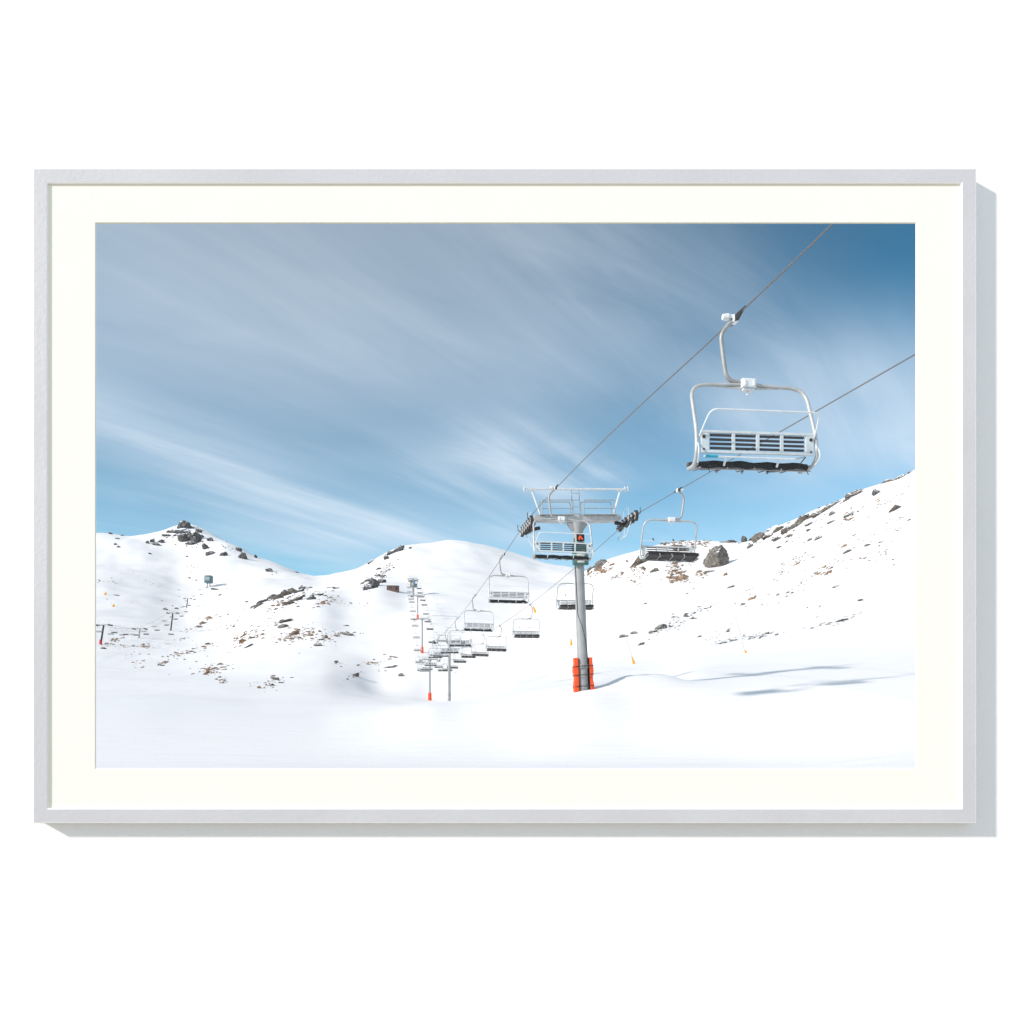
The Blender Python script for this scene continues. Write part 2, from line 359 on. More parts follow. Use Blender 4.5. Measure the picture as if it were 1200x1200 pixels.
# soften the joins between the columns a little
k = np.exp(-np.linspace(-2, 2, 13) ** 2); k /= k.sum()
pad = np.concatenate([np.repeat(TAB[:1], 6, 0), TAB, np.repeat(TAB[-1:], 6, 0)])
TAB = sum(k[i] * pad[i:i + len(TAB)] for i in range(13))
k2 = np.exp(-np.linspace(-2, 2, 61) ** 2); k2 /= k2.sum()
pad = np.concatenate([np.repeat(TAB[:1], 30, 0), TAB, np.repeat(TAB[-1:], 30, 0)])
WIDE = sum(k2[i] * pad[i:i + len(TAB)] for i in range(61))
wn_ = np.clip((34.5 - YQ) / 6.0, 0, 1)[None, :]; wn_ = wn_ * wn_ * (3 - 2 * wn_)
TAB = TAB * (1 - wn_) + WIDE * wn_                  # the near slope runs on more evenly
def base_height(X, Y):
    u = X / np.maximum(Y, 10.0)
    fi = np.clip((u - UQ[0]) / (UQ[-1] - UQ[0]) * (len(UQ) - 1), 0, len(UQ) - 1.001)
    fj = np.clip((np.log(np.maximum(Y, 4.001)) - LQ[0]) / (LQ[-1] - LQ[0]) * (len(LQ) - 1), 0, len(LQ) - 1.001)
    i = fi.astype(int); j = fj.astype(int); a = fi - i; b = fj - j
    return (TAB[i, j] * (1 - a) * (1 - b) + TAB[i + 1, j] * a * (1 - b) + TAB[i, j + 1] * (1 - a) * b + TAB[i + 1, j + 1] * a * b)
def make_ground():
    ncol, nrow = 620, 520
    s = np.linspace(-1.25, 1.35, ncol)
    yr = np.concatenate([np.linspace(-45, 6, 40)[:-1], np.exp(np.linspace(math.log(6), math.log(1350), nrow - 39))])
    S, Yg = np.meshgrid(s, yr)
    Xg = S * np.sqrt(Yg ** 2 + 24 ** 2)
    Z = base_height(Xg, Yg)
    co = np.stack([Xg, Yg, Z], -1).reshape(-1, 3)
    V = Vector
    for q in range(len(co)):
        x, y, z = co[q]
        if y > 14:
            d = min(1.0, (y - 14) / 30)
            n1 = noise.noise(V((x * .035, y * .035, 3.1))); n2 = noise.noise(V((x * .11, y * .09, 9.7)))
            n3 = noise.noise(V((x * .34 + y * .1, y * .30, 1.7))) if y < 320 else 0
            amp = (.0012 * y + .06) * min(1.0, .35 + max(0, y - 40) / 60)
            big = noise.fractal(V((x * .011, y * .011, 5.5)), 1.0, 2.0, 4) * min(max(y - 130, 0) * .007, 3.2)
            co[q, 2] = z + d * amp * (n1 * .9 + n2 * .55 + n3 * .22) + big
    idx = np.arange(len(yr) * ncol).reshape(len(yr), ncol)
    fc = np.stack([idx[:-1, :-1], idx[:-1, 1:], idx[1:, 1:], idx[1:, :-1]], -1).reshape(-1, 4)
    me = bpy.data.meshes.new('ground'); me.from_pydata(co.tolist(), [], fc.tolist())
    me.polygons.foreach_set('use_smooth', [True] * len(me.polygons)); me.materials.append(M_snow); me.update()
    o = bpy.data.objects.new('ground', me); COL.objects.link(o)
    tag(o, kind='structure')
    return o, BVHTree.FromPolygons(co.tolist(), fc.tolist())
ground, GT = make_ground()
EYEV = Vector((0, 0, EYE))
def on_snow(px, py, tries=60):
    """the point of the snow slope seen in that direction from eye height"""
    for k in range(tries):
        d = Vector(((px - 600) / F, 1, (HOR - py - k * .5 * -1 * -1 + k * -0.0) / F)) if False else Vector(((px - 600) / F, 1, (HOR - (py + k * .5)) / F))
        h = GT.ray_cast(EYEV, d.normalized())
        if h[0] is not None: return h[0], h[1]
    return at(px, py, 300), Vector((0, 0, 1))
def snow_z(x, y):
    h = GT.ray_cast(Vector((x, y, 900)), Vector((0, 0, -1)))
    return h[0].z if h[0] else 0.0

# ------------------------------------------------------------------ wall and framed opening
WY = 1.6                                            # front of the wall
def ring_mesh(bm, outer, inner, y0, y1, mi=0):
    """a slab with a rectangular hole; outer, inner = (x0, x1, z0, z1)"""
    def loop(r, y): return [bm.verts.new(p) for p in ((r[0], y, r[2]), (r[1], y, r[2]), (r[1], y, r[3]), (r[0], y, r[3]))]
    a, b, c, d = loop(outer, y0), loop(inner, y0), loop(outer, y1), loop(inner, y1); fs = []
    for i in range(4):
        j = (i + 1) % 4
        fs += [bm.faces.new((a[i], a[j], b[j], b[i])), bm.faces.new((c[i], d[i], d[j], c[j])),
               bm.faces.new((a[i], c[i], c[j], a[j])), bm.faces.new((b[i], b[j], d[j], d[i]))]
    bmesh.ops.recalc_face_normals(bm, faces=fs)
def rect(p0, p1, Y):
    a, b = at(p0[0], p0[1], Y), at(p1[0], p1[1], Y)
    return (a.x, b.x, b.z, a.z)
DF = 0.028                                          # how far the frame stands off the wall
RO = rect((38.3, 197), (1144.3, 964.8), WY - DF); RI = rect((56, 214.5), (1127.5, 947.5), WY - DF)
MAT_Y = WY - DF + 0.0042
MI = rect((111, 260.5), (1074.5, 901.5), MAT_Y)
bm = bmesh.new()
ring_mesh(bm, (-6.5, 6.5, -0.12, 5.2), (MI[0] - .05, MI[1] + .05, MI[2] - .05, MI[3] + .05), WY, WY + .025)
wall = link('wall', bm, M_wall)
tag(wall, 'plain bright white wall that the framed ski slope picture hangs on', 'wall', kind='thing')
# floor added out of view on the viewer's side to dim and warm the bounce
M_bounce_floor = new_mat('bounce_floor_boards', (.36, .29, .22), .6, 0, .2, 1.5, .2, 12)
bm = bmesh.new(); box(bm, (0, -5.2, .02), (13, 13.6, .06)); tag(link('bounce_floor', bm, M_bounce_floor), kind='structure')
fr = empty('picture_frame', (0, WY, (RO[2] + RO[3]) / 2))
tag(fr, 'slim pale grey picture frame with white mat around the chairlift view', 'picture frame')
fz = fr.location.z
def rail(side):
    wid = abs(RI[0] - RO[0])
    # across the face: w from the outer edge, t from the front
    prof_ = [(0, DF - .0005), (0, .0010), (.0010, .0002), (.0020, 0), (wid - .0022, 0), (wid - .0004, .0009), (wid, .0020), (wid, .0095), (wid - .010, .0095), (wid - .010, DF - .0005)]
    bm = bmesh.new(); ends = []
    x0, x1, z0, z1 = RO
    for e in (0, 1):
        vs_ = []
        for w, t in prof_:
            y = -DF + t
            if side == 'top': p = (x0 + w if e == 0 else x1 - w, y, z1 - w)
            elif side == 'bottom': p = (x0 + w if e == 0 else x1 - w, y, z0 + w)
            elif side == 'left': p = (x0 + w, y, z0 + w if e == 0 else z1 - w)
            else: p = (x1 - w, y, z0 + w if e == 0 else z1 - w)
            vs_.append(bm.verts.new((p[0], p[1], p[2] - fz)))
        ends.append(vs_)
    fs = []; n = len(prof_)
    for i in range(n):
        f = bm.faces.new((ends[0][i], ends[0][(i + 1) % n], ends[1][(i + 1) % n], ends[1][i])); fs.append(f)
        f.material_index = 0 if i == 3 else 1
    fs += [bm.faces.new(ends[0]), bm.faces.new(ends[1][::-1])]
    bmesh.ops.recalc_face_normals(bm, faces=fs)
    return link('rail', bm, [M_rail, M_lip], fr)
for s in ('top', 'bottom', 'left', 'right'): rail(s)
bm = bmesh.new()
mo = (RI[0] - .006, RI[1] + .006, RI[2] - .006, RI[3] + .006); my = MAT_Y - WY
def mring(r, y): return [bm.verts.new((p[0], y, p[1] - fz)) for p in ((r[0], r[2]), (r[1], r[2]), (r[1], r[3]), (r[0], r[3]))]
g = .0018
A, B, C_, D_ = mring(mo, my), mring(MI, my), mring((MI[0] + g, MI[1] - g, MI[2] + g, MI[3] - g), my + g), mring(mo, my + g)
fs = []
for P, Q in ((A, B), (B, C_), (C_, D_), (D_, A)):
    for i in range(4):
        j = (i + 1) % 4; fs.append(bm.faces.new((P[i], P[j], Q[j], Q[i])))
bmesh.ops.recalc_face_normals(bm, faces=fs)
link('mat_board', bm, M_mat, fr)

# ------------------------------------------------------------------ the lift line in plan and its two sides of rope
KX = -0.145
YAW = math.atan2(-KX, 1.0)
def line_x(side, Y): return (5.43 if side < 0 else 9.87) + KX * Y
def mid_x(Y): return 7.56 + KX * Y
TOWERS = [(33.2, 9.45, 9.65), (112.5, 11.15, 11.15), (175.5, 12.4, 12.4), (225, 26.7, 26.7), (270, 39.4, 39.4), (338, 56.0, 56.0)]
def rope_z(side, Y):
    T = [(t[0], t[1] if side < 0 else t[2]) for t in TOWERS]
    if Y <= T[0][0]:
        d = T[0][0] - Y
        return T[0][1] - ((.045 * d + .0015 * d * d if d < 20.3 else 1.531 + .0715 * (d - 20.3)) if side < 0 else .069 * d)
    for (a, za), (b, zb) in zip(T, T[1:]):
        if Y <= b:
            t = (Y - a) / (b - a); sag = {0: .75 if side < 0 else .95}.get([q[0] for q in T].index(a), .9)
            return za + (zb - za) * t - 4 * sag * t * (1 - t)
    return T[-1][1]
def rope_pt(side, Y): return Vector((line_x(side, Y), Y, rope_z(side, Y)))

# ------------------------------------------------------------------ chairs
XC = 0.21
def chair_bm(part):
    bm = bmesh.new()
    if part == 'hanger':
        tube(bm, fillet([(0.02, 0, .03), (-.12, 0, -.10), (-.235, 0, -.26), (-.195, 0, -.60), (-.14, 0, -.97), (XC - .08, 0, -1.0)], [.10, .18, .3, .30]), .034, 10)
    elif part == 'grip':
        box(bm, (0, 0, 0.0), (.09, .16, .11), bevel=.015)
        box(bm, (-.05, 0, .04), (.18, .07, .06), bevel=.01)
        cyl(bm, (-.20, 0, .03), (-.11, 0, .03), .045, .06, 12)
    elif part == 'guide_blade':
        for s in (1, -1):
            v = [bm.verts.new(p) for p in ((.02, s * .08, .05), (-.03, s * .08, .04), (-.03, s * .08, -.06), (.03, s * .08, -.05), (.012, s * .42, .028), (-.012, s * .42, .026))]
            fs = [bm.faces.new((v[0], v[1], v[2], v[3])), bm.faces.new((v[0], v[4], v[5], v[1])), bm.faces.new((v[1], v[5], v[2])), bm.faces.new((v[2], v[5], v[4], v[3])), bm.faces.new((v[0], v[3], v[4]))]
            bmesh.ops.recalc_face_normals(bm, faces=fs)
    elif part == 'clamp':
        box(bm, (XC, 0, -1.02), (.24, .17, .15), bevel=.02)
        box(bm, (XC, 0, -1.115), (.19, .12, .03), bevel=.006)
        cyl(bm, (XC, 0, -1.19), (XC, 0, -1.12), .02, None, 8)
        for s in (-1, 1): box(bm, (XC + s * .075, -.088, -1.02), (.03, .02, .09), bevel=.004)
    elif part == 'bail':
        half = [(.96, .10, -2.36), (.98, -.20, -2.39), (1.0, -.36, -2.26), (.985, -.33, -1.90), (.97, -.02, -1.07), (.42, 0, -1.045), (0, 0, -1.02)]
        R_ = [.10, .14, .3, .34, .3]
        right = fillet(half, R_, 8)
        left = [Vector((-p.x, p.y, p.z)) for p in right][::-1]
        pts = [p + Vector((XC, 0, 0)) for p in right + left[1:]]
        tube(bm, pts, .030, 10)
        # gusset plates under the top tube
        for s in (-1, 1):
            prism(bm, [(XC + s * .12, -1.07), (XC + s * .12, -1.10), (XC + s * .52, -1.082), (XC + s * .52, -1.068)], -.012, .012)
    elif part == 'backrest':
        y0, y1 = -.375, -.335
        zt, zb, h = -1.885, -2.235, .042
        box(bm, (XC, -.355, zt - h / 2), (1.86, .04, h), bevel=.006); box(bm, (XC, -.355, zb + h / 2), (1.86, .04, h), bevel=.006)
        for x in (-.40, 0, .40): box(bm, (XC + x, -.356, (zt + zb) / 2), (.055, .034, zt - zb - 2 * h), bevel=.004)
        for s in (-1, 1):
            box(bm, (XC + s * .865, -.354, (zt + zb) / 2), (.13, .036, zt - zb - 2 * h), bevel=.006)
            cyl(bm, (XC + s * .885, -.382, -1.99), (XC + s * .885, -.372, -1.99), .026, None, 12, mi=1)
            cyl(bm, (XC + s * .885, -.382, -2.18), (XC + s * .885, -.372, -2.18), .014, None, 10, mi=1)
    elif part == 'slats':
        zt, zb = -1.927, -2.193
        for x in (-.6, -.2, .2, .6):
            wd = .335 if abs(x) < .5 else .365
            for k in range(4):
                z = zt - (k + .42) * (zt - zb) / 4
                box(bm, (XC + x * .99, -.348, z), (wd, .022, .034))
    elif part == 'seat':
        n, m_ = 24, 8; g_ = []
        for i in range(n + 1):
            row = []
            for j in range(m_ + 1):
                x = -.90 + 1.80 * i / n; y = -.24 + .56 * j / m_
                z = -2.325 - .010 * math.cos(4 * math.pi * x / .9) + .012 * noise.noise((x * 5, y * 6, 2)) + .13 * (j / m_)
                row.append(bm.verts.new((XC + x, y, z)))
            g_.append(row)
        top = [bm.faces.new((g_[i][j], g_[i + 1][j], g_[i + 1][j + 1], g_[i][j + 1])) for i in range(n) for j in range(m_)]
        r = bmesh.ops.extrude_face_region(bm, geom=top)
        for v in r['geom']:
            if isinstance(v, bmesh.types.BMVert):
                x, y = v.co.x - XC, v.co.y
                v.co.z -= .092 + .04 * noise.noise((x * 4.5, y * 3, 7.7)) + .018 * abs(math.sin(x * 7))
        bmesh.ops.recalc_face_normals(bm, faces=bm.faces[:])
    elif part == 'seat_frame':
        tube(bm, [(XC - .97, -.20, -2.435), (XC + .97, -.20, -2.435)], .011, 8)
        tube(bm, [(XC - .95, .26, -2.25), (XC + .95, .26, -2.25)], .018, 8)
        for x in (-.9, -.45, 0, .45, .9): tube(bm, [(XC + x, -.25, -2.43), (XC + x, .28, -2.30)], .014, 6)
        zz = []
        for i in range(11): zz.append((XC - .92 + 1.84 * i / 10, -.24 if i % 2 else .0, -2.40 if i % 2 else -2.42))
        tube(bm, zz, .009, 6)
        for s in (-1, 1): box(bm, (XC + s * .945, -.06, -2.37), (.055, .34, .05), bevel=.008)
        for x in (-.42, .02, .46): tube(bm, [(XC + x, .27, -2.36), (XC + x + .06, .345, -2.27)], .020, 6)
    elif part == 'safety_bar':
        h = [(-.95, -.32, -2.00), (-.92, -.50, -1.82), (-.88, -.66, -1.66), (.88, -.66, -1.66), (.92, -.50, -1.82), (.95, -.32, -2.00)]
        tube(bm, [Vector(p) + Vector((XC, 0, 0)) for p in fillet(h, [.2, .14, .14, .2])], .0125, 8)
    elif part == 'foot_peg':
        cyl(bm, (0, 0, 0), (.03, -.07, .10), .020, .026, 8)
    elif part == 'foot_rest':
        lp = [(-.02, 0, 0), (-.01, -.10, -.10), (.0, -.12, -.24), (-.03, .0, -.33)]
        tube(bm, fillet(lp, .06), .013, 7)
    elif part == 'rear_rail':
        tube(bm, fillet([Vector((XC - .88, -.36, -2.285)), Vector((XC + .62, -.36, -2.295)), Vector((XC + .70, -.30, -2.27)), Vector((XC + .86, -.22, -2.22))], .05), .014, 8)
        for x in (-.52, .36): tube(bm, [(XC + x, -.355, -2.295), (XC + x, -.27, -2.40)], .018, 8)
    elif part == 'sleeve':
        tube(bm, [(XC - .86, -.362, -2.285), (XC - .66, -.362, -2.286)], .021, 10)
    elif part == 'strap':
        tube(bm, fillet([(XC + .72, -.28, -2.42), (XC + .70, -.40, -2.36), (XC + .78, -.40, -2.27)], .06), .009, 6)
    elif part == 'loose_end':
        tube(bm, [(0, 0, 0), (.03, -.05, -.12)], .006, 5)
    return bm
CH = [('hanger', M_galv, 1), ('grip', M_white, 0), ('guide_blade', M_dark, 0), ('clamp', M_white, 0), ('bail', M_tube, 1), ('backrest', [M_pale, M_dark], 0), ('slats', M_slat, 0),
      ('seat', M_pad, 1), ('seat_frame', M_galv, 1), ('safety_bar', M_white, 1), ('rear_rail', M_white, 1), ('sleeve', M_cyan, 1), ('strap', M_strap, 1)]
def chair_detailed():
    root = empty('chairlift_chair'); made = {}
    for nm, m, sm in CH:
        par = {'slats': 'backrest', 'sleeve': 'rear_rail', 'guide_blade': 'grip', 'strap': 'seat'}.get(nm)
        made[nm] = link(nm, chair_bm(nm), m, made[par] if par else root, bool(sm))
    for x in (-.35, .40):
        o = link('foot_peg', chair_bm('foot_peg'), M_dark, made['safety_bar'], True); o.location = (XC + x, -.66, -1.66)
    for s in (-1, 1):
        o = link('foot_rest', chair_bm('foot_rest'), M_pale, root, True); o.location = (XC + s * 1.0, -.33, -2.05); o.scale = (s, 1, 1)
    for x in (-.80, .84):
        o = link('loose_end', chair_bm('loose_end'), M_strap, made['seat'], True); o.location = (XC + x, -.27, -2.40)
    return root
def chair_plain():
    """the same chair as one mesh, for those too far off to show parts"""
    bm = bmesh.new(); mats = []
    for nm, m, sm in CH:
        if nm in ('strap', 'sleeve', 'guide_blade'): continue
        m0 = m[0] if isinstance(m, list) else m
        if m0 not in mats: mats.append(m0)
        b2 = chair_bm(nm); me = bpy.data.meshes.new('tmp'); b2.to_mesh(me); b2.free()
        n0 = len(bm.faces); bm.from_mesh(me); bpy.data.meshes.remove(me); bm.faces.ensure_lookup_table()
        for f in bm.faces[n0:]: f.material_index = mats.index(m0)
    return link('chairlift_chair', bm, mats)
proto = chair_detailed(); plain = chair_plain()
used = {id(proto): False, id(plain): False}
ORD = 'first second third fourth fifth sixth seventh eighth ninth tenth eleventh twelfth thirteenth fourteenth fifteenth sixteenth seventeenth eighteenth nineteenth twentieth twenty-first twenty-second twenty-third twenty-fourth twenty-fifth twenty-sixth twenty-seventh twenty-eighth twenty-ninth thirtieth'.split()
def put_chair(pt, yaw, far, label, group, roll=0.0):
    src = plain if far else proto
    if not used[id(src)]: used[id(src)] = True; o = src
    else: o = copy_tree(src, None, ('foot_peg',) if 'left-hand lift rope' in group else ())
    o.location = pt; o.rotation_euler = (math.radians(rnd.uniform(-2.5, 2.5)) if roll else 0, roll, yaw)
    tag(o, label, 'ski lift chair', group)
    return o
left_Y = [12.9, 27.3, 40.2, 54.3, 70.0] + [70.0 + 14.3 * i for i in range(1, 19)]
right_Y = [28.15, 43.1, 59.2, 76.4, 91.0] + [91.0 + 14.6 * i for i in range(1, 17)]
LL = {0: 'large near white quad chair with slatted backrest, high against the blue sky',
      1: 'slatted quad chair hanging right in front of the big grey lift tower',
      2: 'quad chair with black seat on left rope just beyond the big tower',
      3: 'mid-size quad chair on left rope, between second tower and big tower'}
RL = {0: 'black-seated quad chair hanging right of the big tower before the rocky knoll',
      1: 'quad chair partly hidden behind the pole of the big grey lift tower',
      2: 'quad chair on the right-hand rope, next downhill from the one behind the pole'}
LEFT = []
def left_side():
  for i, Y in enumerate(left_Y):
    c = put_chair(rope_pt(-1, Y), YAW, Y > 115, LL.get(i, f'empty quad chair on the left-hand lift rope, {ORD[i]} up from the largest'), 'chairs on the left-hand lift rope', math.radians(-1.0) if i == 0 else math.radians(rnd.uniform(-1.6, 1.6)))
    LEFT.append(c)
for i, Y in enumerate(right_Y):
    put_chair(rope_pt(1, Y), YAW + math.pi, Y > 115, RL.get(i, f'empty quad chair on the right-hand lift rope, {ORD[i]} counting from the nearest'), 'chairs on the right-hand lift rope', math.radians(rnd.uniform(-1.6, 1.6)))

left_side()
for o in [o for o in COL.objects if o.name.split('.')[0] == 'sleeve']:          # only the nearest chair has the blue sleeve
    if o.parent.parent is not LEFT[0]: bpy.data.objects.remove(o)

# ------------------------------------------------------------------ lift towers
HALF = 2.13
def sheave_train(root, s, dz, wheels, slope):
    b = bmesh.new(); n = wheels; L_ = (n - 1) * .46
    def P(x, y, z): return Vector((s * x, y, dz + z + slope * y))
    # main rocker beam and the pair beams
    tube(b, [P(HALF - .13, -L_ / 2, -.34), P(HALF - .13, 0, -.46), P(HALF - .13, L_ / 2, -.34)], .055, 4)
    for k in range(n // 2):
        yc = -L_ / 2 + .23 + k * .92
        tube(b, [P(HALF - .10, yc - .27, -.22), P(HALF - .10, yc, -.32), P(HALF - .10, yc + .27, -.22)], .038, 4)
    cyl(b, P(HALF - .55, 0, -.30), P(HALF - .04, 0, -.42), .075, None, 12)
    for y in (-L_ / 2 - .1, L_ / 2 + .1): tube(b, [P(HALF - .13, y, -.3), P(HALF + .16, y, -.16), P(HALF + .16, y, .06)], .016, 6)
    fr_ = link('sheave_train', b, M_dark, root)
    for k in range(n):
        w = bmesh.new(); y = -L_ / 2 + k * .46; c = P(HALF, y, -.245)
        cyl(w, c + Vector((-.05, 0, 0)), c + Vector((.05, 0, 0)), .215, None, 20)
        cyl(w, c + Vector((-.065, 0, 0)), c + Vector((.065, 0, 0)), .15, None, 16, mi=1)
        cyl(w, c + Vector((-.085, 0, 0)), c + Vector((.085, 0, 0)), .045, None, 10, mi=2)
        link('sheave_wheel', w, [M_rubber, M_beam, M_dark], fr_, True)
    c_ = bmesh.new()
    for y in (-.55, .35):
        tube(c_, [P(HALF - .12, y - .35, -.40), P(HALF - .28, y - .1, -.95), P(HALF - .30, y + .15, -1.0), P(HALF - .12, y + .55, -.42)], .014, 6)
    tube(c_, [P(HALF - .28, -.65, -.95), P(HALF - .28, .25, -.95)], .012, 6)
    tube(c_, [P(HALF - .1, -.5, -.2), P(HALF - .1, -.5, .22), P(HALF - .1, .2, .22), P(HALF - .1, .2, -.2)], .012, 6)
    link('catcher_bracket', c_, M_pale, root)
    return fr_
def lift_tower(Y, zl, zr, base_z, label, pads=None, detail=True, tilt=0.0, half=HALF):
    root = empty('lift_tower', (mid_x(Y) + (.20 if tilt else 0), Y, base_z), (0, tilt, YAW))
    H = (zl + zr) / 2 - base_z - .075                # crossarm middle
    b = bmesh.new(); cyl(b, (0, 0, -1.2), (0, 0, H - .42), .222, .20, 28); cyl(b, (0, 0, .95), (0, 0, 1.03), .245, None, 28)
    cyl(b, (0, 0, 1.04), (0, 0, 1.10), .245, None, 28)
    for k in range(12):
        a = k * math.pi / 6; cyl(b, (.235 * math.cos(a), .235 * math.sin(a), .92), (.235 * math.cos(a), .235 * math.sin(a), 1.13), .014, None, 6)
    link('pole', b, M_pole, root, True)
    b = bmesh.new()                                 # flared head
    cyl(b, (0, 0, H - .62), (0, 0, H - .13), .205, .27, 20)
    for s in (-1, 1):
        prism(b, [(s * .20, H - .50), (s * .44, H - .18), (s * .44, H - .135), (s * .18, H - .135)], -.13, .13, 0)
    link('tower_head', b, M_pole, root, True)
    b = bmesh.new()
    prism(b, [(-1.82, H - .02), (-1.72, H - .10), (-.55, H - .135), (.55, H - .135), (1.72, H - .10), (1.82, H - .02), (1.82, H + .12), (1.72, H + .16), (-1.72, H + .16), (-1.82, H + .12)], -.17, .17)
    bmesh.ops.bevel(b, geom=b.edges[:], offset=.012, segments=1, affect='EDGES')
    for s in (-1, 1):
        box(b, (s * 1.42, -.18, H + .03), (.16, .03, .16), bevel=.005)
        cyl(b, (s * 1.42, -.205, H + .03), (s * 1.42, -.19, H + .03), .04, None, 12)
    box(b, (0, -.172, H + .02), (.30, .012, .10)); 
    link('crossarm', b, M_beam, root)
    b = bmesh.new()                                 # light gantry above the arm
    HG = H + 1.24
    box(b, (0, 0, HG), (4.05, .10, .07), bevel=.01)
    for s in (-1, 1):
        tube(b, [(s * 1.52, 0, H + .14), (s * 1.86, 0, HG - .05)], .045, 8)
        box(b, (s * 1.84, 0, HG - .06), (.26, .12, .035), bevel=.006)
        for x in (2.06, 2.18): box(b, (s * x, 0, HG + .01), (.025, .12, .20), bevel=.005)
        box(b, (s * 2.12, 0, HG), (.20, .03, .04))
    link('gantry', b, M_pale, root)
    for s in (-1, 1):                               # hand rails along the arm
        b = bmesh.new()
        tube(b, fillet([(s * .22, -.28, H + .14), (s * .22, -.28, H + .72), (s * 1.52, -.28, H + .72), (s * 1.52, -.28, H + .14)], .10), .019, 8)
        tube(b, [(s * .22, -.28, H + .38), (s * 1.52, -.28, H + .38)], .015, 6)
        tube(b, fillet([(s * .22, .28, H + .14), (s * .22, .28, H + .78), (s * 1.52, .28, H + .78), (s * 1.52, .28, H + .14)], .10), .017, 8)
        for y in (-.28, .28): tube(b, [(s * .87, y, H + .12), (s * .87, y * .5, H + .12)], .02, 6)
        box(b, (s * .9, -.235, H + .135), (1.4, .12, .02)); box(b, (s * .9, .235, H + .135), (1.4, .12, .02))
        link('handrail', b, M_galv, root, True)
    b = bmesh.new()
    for x in (-.16, .16): tube(b, [(x, .20, H - .1), (x, .20, HG + .02)], .016, 6)
    for k in range(4): tube(b, [(-.16, .20, H + .28 + k * .28), (.16, .20, H + .28 + k * .28)], .010, 6)
    link('ladder', b, M_galv, root)
    sheave_train(root, -1, zl - base_z - .02, 6 if detail else 4, .03); sheave_train(root, 1, zr - base_z - .02, 6 if detail else 4, .03)
    if pads == 'full':
        for s in (-1, 1):
            b = bmesh.new(); n = 14
            prof_ = []
            for k in range(n + 1):
                z = -.25 + 1.62 * k / n; bulge = .02 * noise.noise((z * 3, s * 4, 0)) + .018 * math.sin(z * 9)
                prof_.append((s * (.40 + bulge - .02 * k / n), z))
            inner = [(s * .235, z) for _, z in prof_][::-1]
            prism(b, prof_ + inner, -.22, .16)
            bmesh.ops.bevel(b, geom=[e for e in b.edges if abs(e.verts[0].co.y - e.verts[1].co.y) < 1e-4 and abs(abs(e.verts[0].co.x) - .39) < .05], offset=.03, segments=2, affect='EDGES')
            pd = link('crash_pad', b, M_orange, root)
            b = bmesh.new(); box(b, (s * .228, .02 - .04 * s, .56), (.012, .30 + .1 * s, 1.5)); link('pad_gap_strip', b, M_strap, pd)  # thin dark strip in the gap between pad and pole, wider on the right
        for z in (.20, .66, 1.02):
            b = bmesh.new(); pts = []
            for k in range(28):
                a = 2 * math.pi * k / 28; rx, ry = .425, .262
                c, sn = math.cos(a), math.sin(a)
                pts.append((rx * math.copysign(abs(c) ** .55, c), -.02 + ry * math.copysign(abs(sn) ** .7, sn), z + .02 * c))
            tube(b, pts, .017, 6, closed=True); link('strap', b, M_strap, root)
        b = bmesh.new(); tube(b, fillet([(.19, -.16, 1.3), (.12, -.20, 2.1), (-.04, -.212, 2.75), (-.17, -.15, 3.1), (-.2, -.10, H - .8)], .3), .012, 6)
        link('conduit', b, M_dark, root)
    elif pads == 'wrap':
        b = bmesh.new(); cyl(b, (0, 0, -.2), (0, 0, 1.7), .40, .36, 20); link('crash_pad', b, M_orange, root, True)
        for z in (.4, 1.2):
            b = bmesh.new(); tube(b, [(.42 * math.cos(a * .3142), .42 * math.sin(a * .3142), z) for a in range(20)], .018, 6, closed=True); link('strap', b, M_strap, root)
    if detail:
        b = bmesh.new(); box(b, (.045, -.235, H - .80), (.33, .02, .30), bevel=.004)
        sg = link('tower_sign', b, M_sign, root)
        # the orange bent-arrow mark
        b = bmesh.new()
        pts2 = [(-.085, -.085), (-.095, -.01), (-.055, .065), (.0, .085), (.03, .055), (.05, -.005), (.10, -.035), (.115, -.08), (.055, -.085), (.0, -.04), (-.012, .015), (-.028, .0), (-.03, -.09)]
        prism(b, [(.045 + x * 1.0, H - .80 + z) for x, z in pts2], -.2505, -.2455)
        link('symbol', b, M_mark, sg)
        b = bmesh.new(); box(b, (.045, -.235, H - 1.06), (.33, .02, .15), bevel=.004)
        lp = link('lower_sign', b, M_sign, root)
        b = bmesh.new(); box(b, (.03, -.247, H - 1.09), (.22, .006, .035)); link('sign_text', b, M_grey_txt, lp)
        b = bmesh.new()                             # control cabinet on the pole
        box(b, (0, -.27, H - 1.52), (.66, .16, .82), bevel=.03)
        box(b, (-.24, -.355, H - 1.52), (.13, .02, .72), bevel=.006); box(b, (.24, -.355, H - 1.52), (.13, .02, .72), bevel=.006)
        cb = link('control_box', b, M_teal, root)
        b = bmesh.new(); box(b, (0, -.36, H - 1.52), (.33, .02, .36), bevel=.006); link('label_panel', b, M_cream, cb)
        b = bmesh.new(); box(b, (0, -.36, H - 1.80), (.30, .02, .08), bevel=.006); link('label_panel', b, M_cream, cb)
    tag(root, label, 'ski lift tower', 'towers of the main chairlift')
    return root
def base_of(Y): return snow_z(mid_x(Y), Y)
TL = ['big grey lift tower with orange crash pads strapped round its snowy foot', 'grey lift tower without padding, second nearest on the main line',
      'lift tower with orange-wrapped foot standing just left of the unpadded tower', 'lift tower with orange-wrapped foot halfway up the middle hill',
      'small lift tower with orange foot directly below the topmost tower', 'topmost tiny lift tower of the main line beside the little hut']
